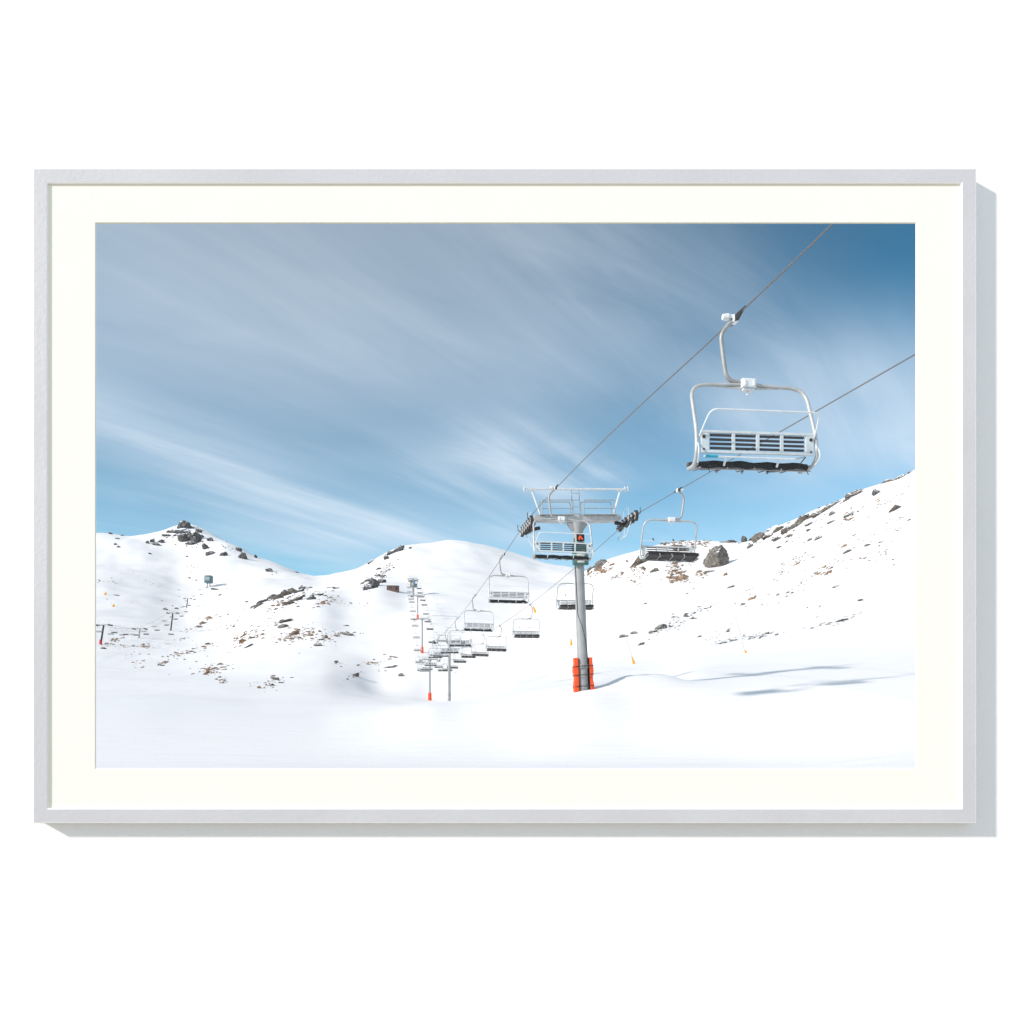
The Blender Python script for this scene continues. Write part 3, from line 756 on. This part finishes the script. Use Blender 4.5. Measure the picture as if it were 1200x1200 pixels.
for i, (Y, zl, zr) in enumerate(TOWERS):
    lift_tower(Y, zl, zr, base_of(Y), TL[i], pads=['full', None, 'wrap', 'wrap', 'wrap', None][i], detail=i == 0, tilt=math.radians(-2.1) if i == 0 else 0)

# haul rope: one loop running up the left and down the right, round the wheel at the top
b = bmesh.new()
YS = list(np.linspace(-40, 33.2, 24)) + list(np.linspace(35, 336, 130))
pts = [rope_pt(-1, y) for y in YS]
TOPY = 345.0; tz = 56.3
cx0, cx1 = rope_pt(-1, TOPY), rope_pt(1, TOPY); mc = (cx0 + cx1) / 2; rr_ = (cx1 - cx0).length / 2
pts += [Vector((mc.x - rr_ * math.cos(a), TOPY + rr_ * math.sin(a), tz)) for a in np.linspace(0, math.pi, 12)]
pts += [rope_pt(1, y) for y in YS[::-1]]
tube(b, pts, .0140, 6)
tag(link('haul_rope', b, M_cable, None, True), 'thin grey steel haul rope carrying the chairs across the sky and uphill', 'cable')

# top terminal
p = Vector((mc.x, TOPY + 1.0, 0)); p.z = snow_z(p.x, p.y)
st = empty('lift_station', p, (0, 0, YAW))
tag(st, 'small dark top station with coloured boards at the end of the main lift', 'lift station')
b = bmesh.new(); box(b, (0, 0, (tz - p.z) / 2 - .4), (.9, .9, tz - p.z + .4), bevel=.05); link('support', b, M_pole, st)
b = bmesh.new(); cyl(b, (0, 0, tz - p.z - .1), (0, 0, tz - p.z + .06), rr_ * .97, None, 32); link('bullwheel', b, M_dark, st, True)
b = bmesh.new(); box(b, (.2, -1.3, 5.2), (3.0, 2.2, 3.0), bevel=.08); hb = link('cabin', b, M_cab, st)
for x, c in ((-.7, (.75, .48, .05)), (.2, (.12, .22, .6)), (1.1, (.7, .7, .7))):
    b = bmesh.new(); box(b, (.2 + x * .9, -2.43, 5.2 + .35 * x), (.7, .05, 1.1), bevel=.01); link('board', b, new_mat('board_paint', c, .5), hb)

# ------------------------------------------------------------------ second lift far off on the left
LT = [(117.8, 755, 121.5, 732.5), (162.5, 747.5, 164, 737), (200, 739, 202.5, 718.5), (218.5, 712, 220, 701.5)]
LLb = ['far tower of the left-hand lift nearest the frame edge, with red foot', 'far stubby tower of the left-hand lift, second from the left',
       'far tall slanting tower of the left-hand lift, third from the left', 'smallest far tower of the left-hand lift, just below the teal cabin']
tops = []
def far_tower(i, bx, by, tx, ty):
    g0, _ = on_snow(bx, by); Y = g0.y; top = at(tx, ty, Y); H = top.z - g0.z
    root = empty('lift_tower', g0)
    lean = (top.x - g0.x)
    b = bmesh.new(); cyl(b, (-.1 * lean, 0, -1.0), (lean, 0, H), .30, .26, 14); link('pole', b, M_dark if i != 1 else M_pole, root, True)
    b = bmesh.new(); box(b, (lean, 0, H + .1), (3.6, .4, .35), bevel=.03); link('crossarm', b, M_beam, root)
    b = bmesh.new(); box(b, (lean, 0, H + 1.7), (4.2, .14, .14), bevel=.02)
    for s in (-1, 1): tube(b, [(lean + s * 1.5, 0, H + .2), (lean + s * 1.9, 0, H + 1.65)], .06, 6); tube(b, [(lean + s * .5, 0, H + .2), (lean + s * .5, 0, H + 1.2), (lean + s * 1.5, 0, H + 1.2)], .04, 6)
    link('gantry', b, M_pale, root)
    for s in (-1, 1):
        b = bmesh.new(); box(b, (lean + s * 2.1, 0, H - .02), (.42, 2.6, .42), bevel=.06); link('sheave_train', b, M_dark, root)
    if i == 0:
        b = bmesh.new(); cyl(b, (0, 0, -.3), (.1 * lean, 0, 1.5), .42, .40, 12); link('crash_pad', b, new_mat('red_padding', (.5, .03, .03), .7), root, True)
    tag(root, LLb[i], 'ski lift tower', 'towers of the far left-hand lift')
    tops.append(Vector((g0.x + lean, Y, g0.z + H)))
for i, t in enumerate(LT): far_tower(i, *t)
cab_g, _ = on_snow(244.5, 688)
ct = empty('lift_station', cab_g)
tag(ct, 'small teal lift cabin on stilts on the slope below the left peak', 'lift station')
cw = 8.6 / F * cab_g.y; ch_ = 9.0 / F * cab_g.y; zb = 4.5 / F * cab_g.y
b = bmesh.new(); box(b, (0, 0, zb + ch_ / 2), (cw, cw * .8, ch_), bevel=cw * .12); cabin = link('cabin', b, M_cab, ct, True)
b = bmesh.new(); box(b, (-.03 * cw, -cw * .41, zb + ch_ * .55), (cw * .6, .1, ch_ * .42), bevel=.03); link('window', b, new_mat('pale_glass', (.30, .36, .38), .2), cabin)
for s in (-1, 1):
    b = bmesh.new(); tube(b, [(s * cw * .22, 0, -1), (s * cw * .16, 0, zb + .3)], .28, 8); link('leg', b, M_dark, ct)
b = bmesh.new(); box(b, (cw * .85, .2, zb * .9), (cw * .95, .5, .25), rot=(0, .25, 0)); link('walkway', b, M_pale, ct)
tops.append(cab_g + Vector((0, 0, zb + ch_ * .5)))
start = tops[0] + (tops[0] - tops[1]) * 1.6; start.z = tops[0].z - 6
b = bmesh.new()
def far_rope(s, q):
    ps = [start] + tops; n = len(ps) - 1; i = min(int(q * n), n - 1); t = q * n - i
    a_, c_ = ps[i], ps[i + 1]; r = a_.lerp(c_, t); sag = 2.2 * 4 * t * (1 - t) * min(1, (c_ - a_).length / 150)
    return Vector((r.x + s * 2.1, r.y, r.z + .22 - sag))
end = far_rope(-1, 1.0)
ln = [far_rope(-1, q) for q in np.linspace(0, 1, 90)] + [far_rope(1, q) for q in np.linspace(1, 0, 90)]
tube(b, ln, .03, 5)
tag(link('haul_rope', b, M_cable), 'faint thin rope of the far left-hand lift between its four towers', 'cable')
k_ = 0
for s in (-1, 1):
    n = 13
    for q in range(n):
        qq = .205 + (q + (.3 if s > 0 else 0)) * .79 / n
        p = far_rope(s, qq); k_ += 1
        put_chair(p, math.pi if s > 0 else 0, True, f'tiny pale chair on the far left lift, {ORD[q]} uphill on its {"left" if s < 0 else "right"} rope', 'chairs of the far left-hand lift')

# ------------------------------------------------------------------ hut, markers
g0, _ = on_snow(460.5, 692.5); sY = g0.y / F
hut = empty('hut', g0)
tag(hut, 'small brown timber hut on the snow left of the lift line', 'hut')
w, h_ = 13.5 * sY, 5.6 * sY
b = bmesh.new(); box(b, (0, 0, h_ / 2 - .4), (w, w * .6, h_ + .8), bevel=.03); hw = link('wall', b, M_hut, hut)
b = bmesh.new(); box(b, (0, 0, h_ + .12), (w * 1.06, w * .68, .24), rot=(.06, 0.02, 0), bevel=.03); link('roof', b, M_hutroof, hut)
b = bmesh.new(); box(b, (w * .34, -w * .305, h_ * .42), (w * .16, .06, h_ * .8), bevel=.01); link('door', b, M_dark, hut)
b = bmesh.new(); box(b, (-w * .18, -w * .305, h_ * .55), (w * .22, .06, h_ * .35), bevel=.01); link('window', b, M_glass, hut)

def marker(px, py, tx, ty, hp, label):
    g0, _ = on_snow(px, py); Y = g0.y; top = at(tx, ty, Y) - g0
    root = empty('marker_pole', g0)
    b = bmesh.new(); tube(b, [(0, 0, -.3), tuple(top * .5 + Vector((.01 * top.z, 0, 0))), tuple(top)], lambda t: .030 * (1 - .5 * t) * max(1, Y / 60), 7); link('pole', b, M_stake, root, True)
    b = bmesh.new(); hz = hp / F * Y; d = top.normalized(); r = 1.55 / F * Y
    cyl(b, d * -.1, d * hz * .45, r, r * .9, 12); cyl(b, d * hz * .47, d * hz * .98, r * .75, r * .45, 12)
    link('foam_pad', b, M_mark_o, root, True)
    tag(root, label, 'marker pole', 'orange-footed marker poles')
marker(743, 778, 730, 735, 9, 'leaning marker pole with orange foam foot right of the big tower')
marker(669.5, 756.5, 667.5, 722, 8, 'marker pole with orange foam foot left beside the big tower pole')
marker(627.5, 718, 622, 702, 8, 'marker pole with orange foam foot left of the chair behind the tower')
marker(874, 765, 857, 709, 3.5, 'long thin leaning marker pole with tiny orange foot on the right slope')
for px, py, lb in ((123.5, 697, 'higher of two tiny orange marker pads on the far left slope'), (133, 711, 'lower of two tiny orange marker pads on the far left slope')):
    g0, _ = on_snow(px, py); sc_ = g0.y / F
    root = empty('marker_pad', g0)
    b = bmesh.new(); cyl(b, (-.8 * sc_, 0, -.2), (.6 * sc_, 0, 2.6 * sc_), 1.3 * sc_, 1.0 * sc_, 10); link('foam_pad', b, M_mark_o, root, True)
    b = bmesh.new(); tube(b, [(-.9 * sc_, 0, -.3), (.9 * sc_, 0, 3.4 * sc_)], .2 * sc_, 6); link('stake', b, M_stake, root)
    tag(root, lb, 'marker pad', 'orange marker pads on the far slope')

# ------------------------------------------------------------------ rocks
def rock_mesh(seed, sub=4, flat=1.0):
    r = random.Random(seed); bm = bmesh.new(); bmesh.ops.create_icosphere(bm, subdivisions=sub, radius=1)
    off = Vector((r.uniform(-50, 50), r.uniform(-50, 50), r.uniform(-50, 50)))
    planes = []
    for _ in range(13):
        n = Vector((r.gauss(0, 1), r.gauss(0, 1), r.gauss(0, 1))).normalized(); planes.append((n, r.uniform(.58, .92)))
    for v in bm.verts:
        d = v.co.normalized(); s = 1.25
        for n, k in planes:
            c = d.dot(n)
            if c > .05: s = min(s, k / c)
        s *= 1 + .16 * noise.noise(d * 2.1 + off) + .11 * noise.noise(d * 5 + off) + .06 * noise.noise(d * 11 + off)
        v.co = d * s * .98
    me = bpy.data.meshes.new('rock'); bm.to_mesh(me); bm.free()
    me.polygons.foreach_set('use_smooth', [True] * len(me.polygons)); me.set_sharp_from_angle(angle=math.radians(28))
    return me
ROCK = {}
for kind, m in (('d', M_rockd), ('b', M_rockb), ('g', M_rockg)):
    ROCK[kind] = []
    for s in range(6):
        me = rock_mesh(31 + s * 7 + ord(kind)); me.materials.append(m); ROCK[kind].append(me)
# region: label stem, [(column, row, width, height, roll in degrees, kind)]
REG = {
 'of the jagged summit outcrop on the left peak': [(213.5, 617, 13, 11, 8, 'd'), (209, 623, 20, 6, -8, 'd'), (219, 630, 13, 11, 25, 'd'), (224, 631, 14, 13, 30, 'd'), (229, 635, 8, 8, 35, 'd'), (215, 633, 11, 9, 20, 'd'), (222, 637, 9, 6, 10, 'd')],
 'left of the summit outcrop on the left peak': [(130, 625.5, 4, 3, 0, 'd'), (137, 631, 4, 2.5, 20, 'd'), (135, 638, 4, 3, 20, 'd'), (138, 641, 4, 2.5, 25, 'd'), (143, 627.5, 3, 2, 0, 'd'), (172, 636, 3.5, 4, 15, 'd'), (178, 634.5, 5, 6, 30, 'd'), (182, 638, 7, 5, 25, 'd'), (187.5, 635, 6, 5, 25, 'd'), (193, 628, 5, 4, 0, 'd'), (197, 628, 4, 3, 0, 'd'), (176, 649, 3, 2.5, 0, 'd')],
 'along the ridge right of the left summit': [(224, 618, 5, 2.5, 10, 'd'), (232.5, 623, 6, 5, 25, 'd'), (235.5, 629, 5, 4, 20, 'd'), (246, 633, 9, 5, 30, 'd'), (241, 642, 7, 7, 20, 'd'), (246, 649, 9, 8, 30, 'd'), (260.5, 650, 7, 7, 40, 'd'), (279.5, 645, 6, 5, 25, 'd'), (283, 652.5, 8, 9, 35, 'd'), (300, 653, 3, 5, 0, 'd'), (315.5, 669, 11, 5, 28, 'd'), (346, 670, 5, 2, 20, 'd')],
 'around the far left lift': [(251.5, 690.5, 8, 3.5, 20, 'd'), (257.5, 697.5, 4, 2.5, 25, 'd'), (222.5, 677.5, 2.5, 2, 0, 'd'), (230, 680, 3, 1.8, 0, 'd'), (192.5, 714, 5, 3, 10, 'd'), (206, 713, 4, 2, 10, 'd'), (200.5, 743.5, 5, 2.2, 0, 'd'), (136, 697.5, 4.5, 2.2, 15, 'd'), (120, 760, 6, 2.6, 0, 'g')],
 'in the long dark band below the saddle': [(303, 710, 13, 4, -28, 'g'), (309, 705, 12, 4, -24, 'd'), (317, 701, 13, 5, -24, 'g'), (327, 700, 13, 9, -20, 'b'), (333, 697, 15, 8, -20, 'b'), (341, 694, 15, 7, -20, 'g'), (346, 703, 18, 6, -24, 'b'), (336, 708, 12, 5, -26, 'b'), (359, 689, 13, 3.5, -8, 'd'), (350, 693, 10, 4, -18, 'd'), (363, 702, 9, 4, -15, 'd'), (370, 697, 14, 2.4, -8, 'b'), (349, 711, 4, 2, 0, 'g'), (356, 695, 5, 2, 0, 'g'), (386, 688.5, 6, 2, 5, 'd'), (395, 689.5, 8, 2, 10, 'd'), (390, 692.5, 5, 1.5, 0, 'g'), (372, 711, 5, 2, -20, 'b')],
 'in the dark outcrop left of the hut': [(429, 690, 9, 9, -20, 'd'), (435, 688, 10, 11, -10, 'd'), (440, 685, 10, 12, 0, 'd'), (445, 682, 9, 9, 10, 'd'), (433, 680, 8, 5, -30, 'd'), (424, 684, 5, 3, -25, 'd'), (448, 676, 6, 5, -30, 'g'), (443, 675, 5, 3, -30, 'g')],
 'near the crest of the middle hill': [(464, 646, 15, 6, -28, 'd'), (457, 649, 9, 6, -30, 'd'), (469, 642, 6, 4, -30, 'd'), (454, 654, 5, 6, -40, 'd'), (436, 658, 8, 3, -35, 'd'), (443, 667, 5, 2.5, -15, 'd'), (481, 642.5, 3, 2.5, 0, 'd')],
 'low on the left-hand snow slope': [(330, 729, 18, 2.6, -18, 'g'), (330, 735, 12, 5, -12, 'g'), (406, 743.5, 14, 5.5, -5, 'g'), (397, 741, 14, 2.4, -8, 'b'), (376, 749.5, 9, 3.5, -12, 'g'), (372, 756, 12, 5, -15, 'g'), (290, 758, 8, 3, -40, 'd'), (295, 756, 5, 3, 25, 'd'), (416, 791.5, 13, 4, -25, 'g'), (407, 796, 4, 2, -10, 'g'), (470, 791.5, 8, 4.5, -10, 'g'), (455, 782, 14, 1.8, -4, 'g'), (463, 780.5, 6, 2.2, -8, 'd'), (464, 770.5, 4, 1.6, 0, 'd'), (451, 767, 5, 1.2, 0, 'g'), (404, 733, 7, 1.4, 0, 'g'), (323.5, 796, 6, 4.5, 0, 'd'), (329, 800, 7, 2.4, 5, 'b'), (318, 803, 7, 3, 0, 'b'), (342, 794, 5, 1.8, 0, 'g'), (296, 711.5, 8, 4, -40, 'g'), (393, 776, 6, 3, -50, 'g')],
 'on the rocky knoll right of the big tower': [(842, 658, 31, 31, 12, 'g'), (706, 661, 19, 9, -18, 'g'), (692, 667, 8, 6, -20, 'd'), (753, 657.5, 21, 15, -15, 'b'), (806, 643.5, 26, 8, 5, 'b'), (800, 656, 24, 8, 0, 'b'), (768, 669, 10, 5.5, 0, 'g'), (831, 670, 12, 4, -15, 'g')],
 'along the right-hand skyline': [(858, 635, 18, 3.4, 4, 'g'), (873, 629.5, 6, 9, 10, 'd'), (888, 621, 14, 3.5, -28, 'd'), (889, 631, 16, 10, -12, 'g'), (901, 627.5, 17, 6, -12, 'b'), (912, 631.5, 13, 5, -5, 'g'), (912, 621, 12, 6, -20, 'b'), (922, 622.5, 13, 7, -20, 'b'), (927, 627.5, 7, 4, -15, 'b'), (935, 615, 17, 6, -22, 'g'), (942, 608.5, 18, 7, -28, 'b'), (951, 613, 14, 3, -15, 'g'), (960, 602, 18, 6, -22, 'b'), (953, 604, 12, 5, -20, 'g'), (973, 594, 15, 5, -28, 'b'), (976, 602, 9, 5, -25, 'g'), (981, 589, 12, 4, -25, 'g'), (974, 612, 9, 4, -35, 'g'), (1000, 580, 18, 7, -25, 'b'), (992, 586, 9, 4, -25, 'g'), (1042, 560.5, 12, 4, -25, 'b'), (1054, 554, 12, 4.5, -20, 'd'), (1066, 550, 5, 2.5, -15, 'd'), (880, 640.5, 8, 4.5, 0, 'g'), (901, 617, 16, 2.5, -30, 'd')],
 'scattered over the right-hand slope': [(1026.5, 578.5, 8, 8, -20, 'd'), (1051, 595.5, 12, 8, -10, 'b'), (960, 630, 12, 5.5, -20, 'b'), (949, 633, 6, 3, -20, 'g'), (914, 641, 7, 3.5, -5, 'g'), (948, 621.5, 6, 3, -10, 'b'), (996, 603, 14, 4, -25, 'b'), (994, 646.5, 10, 3.4, -8, 'g'), (1017, 639, 7, 4, -25, 'g'), (1008.5, 703.5, 7, 3.4, -10, 'd'), (988, 727, 15, 3.5, -10, 'g'), (979, 688, 8, 2.5, -20, 'd'), (855, 688.5, 9, 2.4, -25, 'g'), (871, 708.5, 7, 2.4, -10, 'g'), (853, 740, 5, 3, -15, 'g'), (730.5, 746, 11, 5.5, -10, 'g'), (743.5, 742, 10, 4, -8, 'g'), (752, 755, 9, 4.5, -18, 'g'), (773, 736.5, 15, 5.5, -25, 'g'), (767, 740, 9, 4, -20, 'd'), (804, 722, 6, 4.5, 0, 'g'), (820, 746, 5, 2.2, -15, 'b'), (756, 707.5, 4, 2, -15, 'b'), (846, 753.5, 15, 2.8, -12, 'g'), (860, 750.5, 9, 2.2, 0, 'g'), (891, 746, 22, 2.4, -10, 'g'), (923, 694.5, 6, 2, -20, 'g')],
}
first = {}
for reg, lst in REG.items():
    lst = sorted(lst, key=lambda t: t[0])
    for i, (px, py, w, h, roll, kd) in enumerate(lst):
        g0, nrm = on_snow(px, py + h * .15)
        s = g0.y / F
        me = ROCK[kd][(i * 5 + len(reg)) % 6]
        if me.name not in first:
            o = bpy.data.objects.new('rock', me); first[me.name] = o
        else: o = first[me.name].copy()
        COL.objects.link(o)
        o.location = g0 + Vector((0, .12 * w * s, h * .10 * s))
        o.rotation_euler = (rnd.uniform(-.25, .25), math.radians(roll), 0)
        w *= {'d': 1.22, 'b': 1.12, 'g': 1.05}[kd]; h *= {'d': 1.28, 'b': 1.15, 'g': 1.05}[kd]
        o.scale = (w * .55 * s, max(w * .34, h * .4) * s, h * .60 * s)
        col = {'d': 'dark', 'b': 'brownish', 'g': 'grey'}[kd]
        tag(o, f'{col} rock {reg}, {ORD[i]} from the left there' , 'rock', 'rocks ' + reg)

# ------------------------------------------------------------------ scree and dead tussock grass: too small and many to count
def scatter(name, clusters, mats, label, cat, seed, dens):
    r = random.Random(seed); bm = bmesh.new()
    for (px, py, rx, ry, ang, n, size) in clusters:
        ca, sa = math.cos(math.radians(ang)), math.sin(math.radians(ang))
        for _ in range(int(n * dens)):
            a, b_ = r.gauss(0, .5), r.gauss(0, .5)
            x = px + rx * a * ca - ry * b_ * sa; y = py + rx * a * sa + ry * b_ * ca
            if not (60 < x < 1140): continue
            g0, _n = on_snow(x, y, 3)
            if _n.z == 1 and g0.y == 300: continue
            s = g0.y / F * size * 1.25 * math.exp(r.gauss(-.1, .5))
            ret = bmesh.ops.create_icosphere(bm, subdivisions=1, radius=1)
            sx, sy, sz = s * r.uniform(.8, 1.7), s * r.uniform(.6, 1.2), s * r.uniform(.35, .75)
            tl = math.radians(ang + r.gauss(0, 14)); mi = r.randrange(len(mats))
            M = Matrix.Translation(g0 + Vector((0, 0, sz * .15))) @ Matrix.Rotation(tl, 4, 'Y') @ Matrix.Rotation(r.uniform(-.5, .5), 4, 'Z') @ Matrix.Diagonal((sx, sy, sz, 1))
            for v in ret['verts']:
                v.co = M @ (v.co * r.uniform(.6, 1.25))
            for f in {f for v in ret['verts'] for f in v.link_faces}: f.material_index = mi
    o = link(name, bm, mats)
    tag(o, label, cat, kind='stuff')
M_tus = [new_mat('tussock_rust', (.24, .145, .085), .9, 0, .4, 3), new_mat('tussock_brown', (.15, .10, .068), .9, 0, .4, 3), new_mat('tussock_straw', (.30, .21, .14), .9, 0, .4, 3)]
TUS = [(698, 669, 16, 5, -18, 80, .9), (710, 668, 12, 4, -20, 40, .8), (724, 675, 9, 4, -25, 22, .8), (748, 668, 11, 7, 30, 34, .9), (744, 682, 9, 9, 40, 22, .8), (793, 668, 9, 11, -30, 70, 1.0), (795, 679, 14, 4, 0, 70, 1.0), (786, 672, 5, 10, 0, 25, .9), (821, 675, 9, 5, -20, 22, 1.0), (795, 637, 22, 4, -2, 70, .9), (824, 637, 12, 4, -5, 40, .8),
 (920, 667, 16, 5, -25, 24, .9), (969, 667, 13, 7, -35, 34, 1.0), (960, 672, 8, 5, -20, 12, .9), (1008, 650, 40, 16, -20, 36, .8), (1037, 652, 14, 10, -30, 16, .9), (1053, 614, 14, 8, -25, 18, 1.0), (1036, 589, 14, 6, -20, 22, .7), (937, 655, 14, 6, -25, 22, .8), (905, 684, 30, 12, -35, 26, .7), (880, 692, 14, 6, -20, 14, .8), (941, 683, 10, 5, -25, 10, .8), (925, 694, 12, 5, -30, 9, .8), (960, 715, 14, 7, -25, 14, .6), (995, 604, 18, 6, -25, 24, .8), (900, 708, 16, 4, -15, 9, .8), (1062, 575, 16, 7, -30, 16, .7), (988, 630, 30, 12, -25, 20, .6), (869, 707, 8, 3, 0, 5, .8), (820, 690, 60, 30, -30, 14, .55), (1040, 625, 30, 20, -30, 18, .6),
 (350, 745, 28, 6, -8, 70, .9), (338, 749, 12, 5, 0, 20, .9), (381, 747, 22, 4, -12, 36, .9), (358, 738, 16, 4, -10, 20, .8), (302, 746, 14, 5, -22, 22, .9), (286, 746, 14, 7, -25, 26, .9), (278, 753, 10, 6, -25, 16, .9), (383, 706, 18, 5, -8, 30, .8), (322, 711, 14, 5, -28, 24, .9), (388, 701, 16, 5, -10, 24, .7), (362, 698, 16, 4, -15, 20, .8), (340, 706, 16, 5, -22, 26, .9), (438, 777, 15, 3.5, -8, 18, 1.0), (458, 770, 8, 2, 0, 6, 1.0), (315, 802, 18, 6, 0, 18, .9), (326, 797, 12, 5, -5, 9, 1.0),
 (250, 784, 16, 7, -12, 46, 1.1), (260, 796, 8, 4, 0, 14, 1.1), (243, 787, 9, 4, -15, 14, 1.0), (207, 767, 14, 4, -18, 26, .8), (192, 777, 8, 2.5, -25, 18, 1.0), (238, 729, 13, 2.4, -26, 22, .7), (272, 719, 22, 2.4, -16, 18, .55), (273, 732, 12, 4, -20, 12, .8), (285, 744, 11, 5, -25, 16, .9), (134, 751, 16, 3, -25, 46, .65), (167, 757, 22, 2, 0, 36, .6), (146, 757, 12, 2.5, 0, 12, .6), (208, 750, 12, 3, -15, 18, .7), (245, 757, 12, 3, -15, 12, .7), (160, 776, 14, 3, -12, 9, .8), (166, 782, 6, 2, -15, 6, .9), (223, 765, 14, 4, -15, 9, .7), (305, 735, 30, 10, -18, 26, .7), (411, 743, 14, 3, 0, 12, .8), (222, 738, 14, 2.5, -12, 10, .6), (250, 722, 25, 6, -18, 12, .5)]
scatter('tussock_grass', TUS, M_tus, 'rust brown dead tussock grass poking through the snow in patches', 'grass', 3, 1.4)
M_scr = [new_mat('scree_grey', (.13, .12, .11), .9, 0, .4, 3), new_mat('scree_dark', (.07, .065, .06), .9, 0, .4, 3), new_mat('scree_pale', (.21, .19, .17), .9, 0, .4, 3)]
SCR = [(800, 726, 26, 5, -22, 46, .8), (772, 738, 14, 4, -28, 30, .9), (826, 713, 22, 3, -18, 26, .7), (791, 735, 14, 4, -15, 24, .8), (790, 724, 5, 5, 0, 8, .7), (880, 747, 34, 3.5, -8, 70, .7), (893, 744, 22, 2.5, -12, 34, .8), (848, 752, 16, 3, -12, 24, .7), (984, 728, 26, 4, -12, 46, .7), (955, 735, 22, 3, -12, 20, .6), (1000, 722, 16, 3, -14, 14, .6), (850, 738, 14, 4, -25, 10, .7), (836, 748, 10, 3, -12, 8, .7),
 (930, 612, 34, 8, -25, 60, .9), (905, 627, 26, 6, -10, 40, .9), (958, 598, 30, 5, -28, 40, .8), (985, 588, 24, 4, -28, 26, .8), (1020, 568, 24, 4, -28, 14, .8), (960, 612, 30, 12, -30, 26, .7), (1000, 640, 50, 20, -25, 30, .55), (900, 650, 40, 16, -25, 18, .55), (925, 632, 16, 5, -10, 16, .7), (860, 636, 16, 2.5, 3, 16, .8), (1040, 600, 30, 14, -28, 20, .6), (886, 638, 14, 3, 0, 12, .8),
 (330, 700, 34, 6, -20, 34, .9), (352, 690, 14, 3, -10, 12, .9), (318, 669, 10, 5, 25, 6, .7), (455, 665, 14, 7, -35, 50, .6), (447, 673, 12, 5, -30, 30, .6), (430, 687, 14, 7, -20, 26, .8), (420, 708, 22, 3, 0, 14, .5), (463, 648, 14, 4, -30, 14, .7), (415, 792, 12, 4, -20, 16, .8), (330, 728, 16, 2, -20, 16, .7), (345, 738, 30, 8, -18, 24, .7), (300, 732, 34, 8, -18, 24, .6), (360, 700, 40, 12, -18, 26, .6), (380, 755, 30, 10, -10, 14, .6), (400, 745, 30, 8, -8, 14, .6), (450, 782, 24, 8, -8, 10, .6), (320, 801, 24, 8, 0, 10, .7), (398, 776, 12, 6, -20, 6, .7),
 (128, 682, 22, 3, 0, 20, .6), (175, 685, 12, 4, 15, 9, .5), (226, 670, 10, 9, 35, 12, .6), (120, 702, 14, 8, 15, 8, .6), (218, 630, 18, 11, 30, 40, .8), (200, 629, 22, 3, -20, 16, .7), (240, 640, 14, 10, 40, 12, .7), (270, 644, 20, 5, 28, 12, .6), (270, 694, 30, 5, 25, 16, .5), (206, 714, 16, 3, 0, 6, .6), (180, 690, 60, 25, 0, 20, .4), (300, 660, 30, 8, 28, 9, .5), (240, 770, 60, 16, -18, 30, .55), (180, 765, 50, 8, -8, 24, .5), (270, 735, 50, 14, -20, 26, .5), (230, 618, 10, 3, 20, 8, .6), (430, 655, 12, 4, -35, 9, .6), (150, 757, 50, 6, 0, 26, .5)]
scatter('scree', SCR, M_scr, 'grey stones and scree lying scattered over the snowy slopes', 'scree', 5, 0.95)
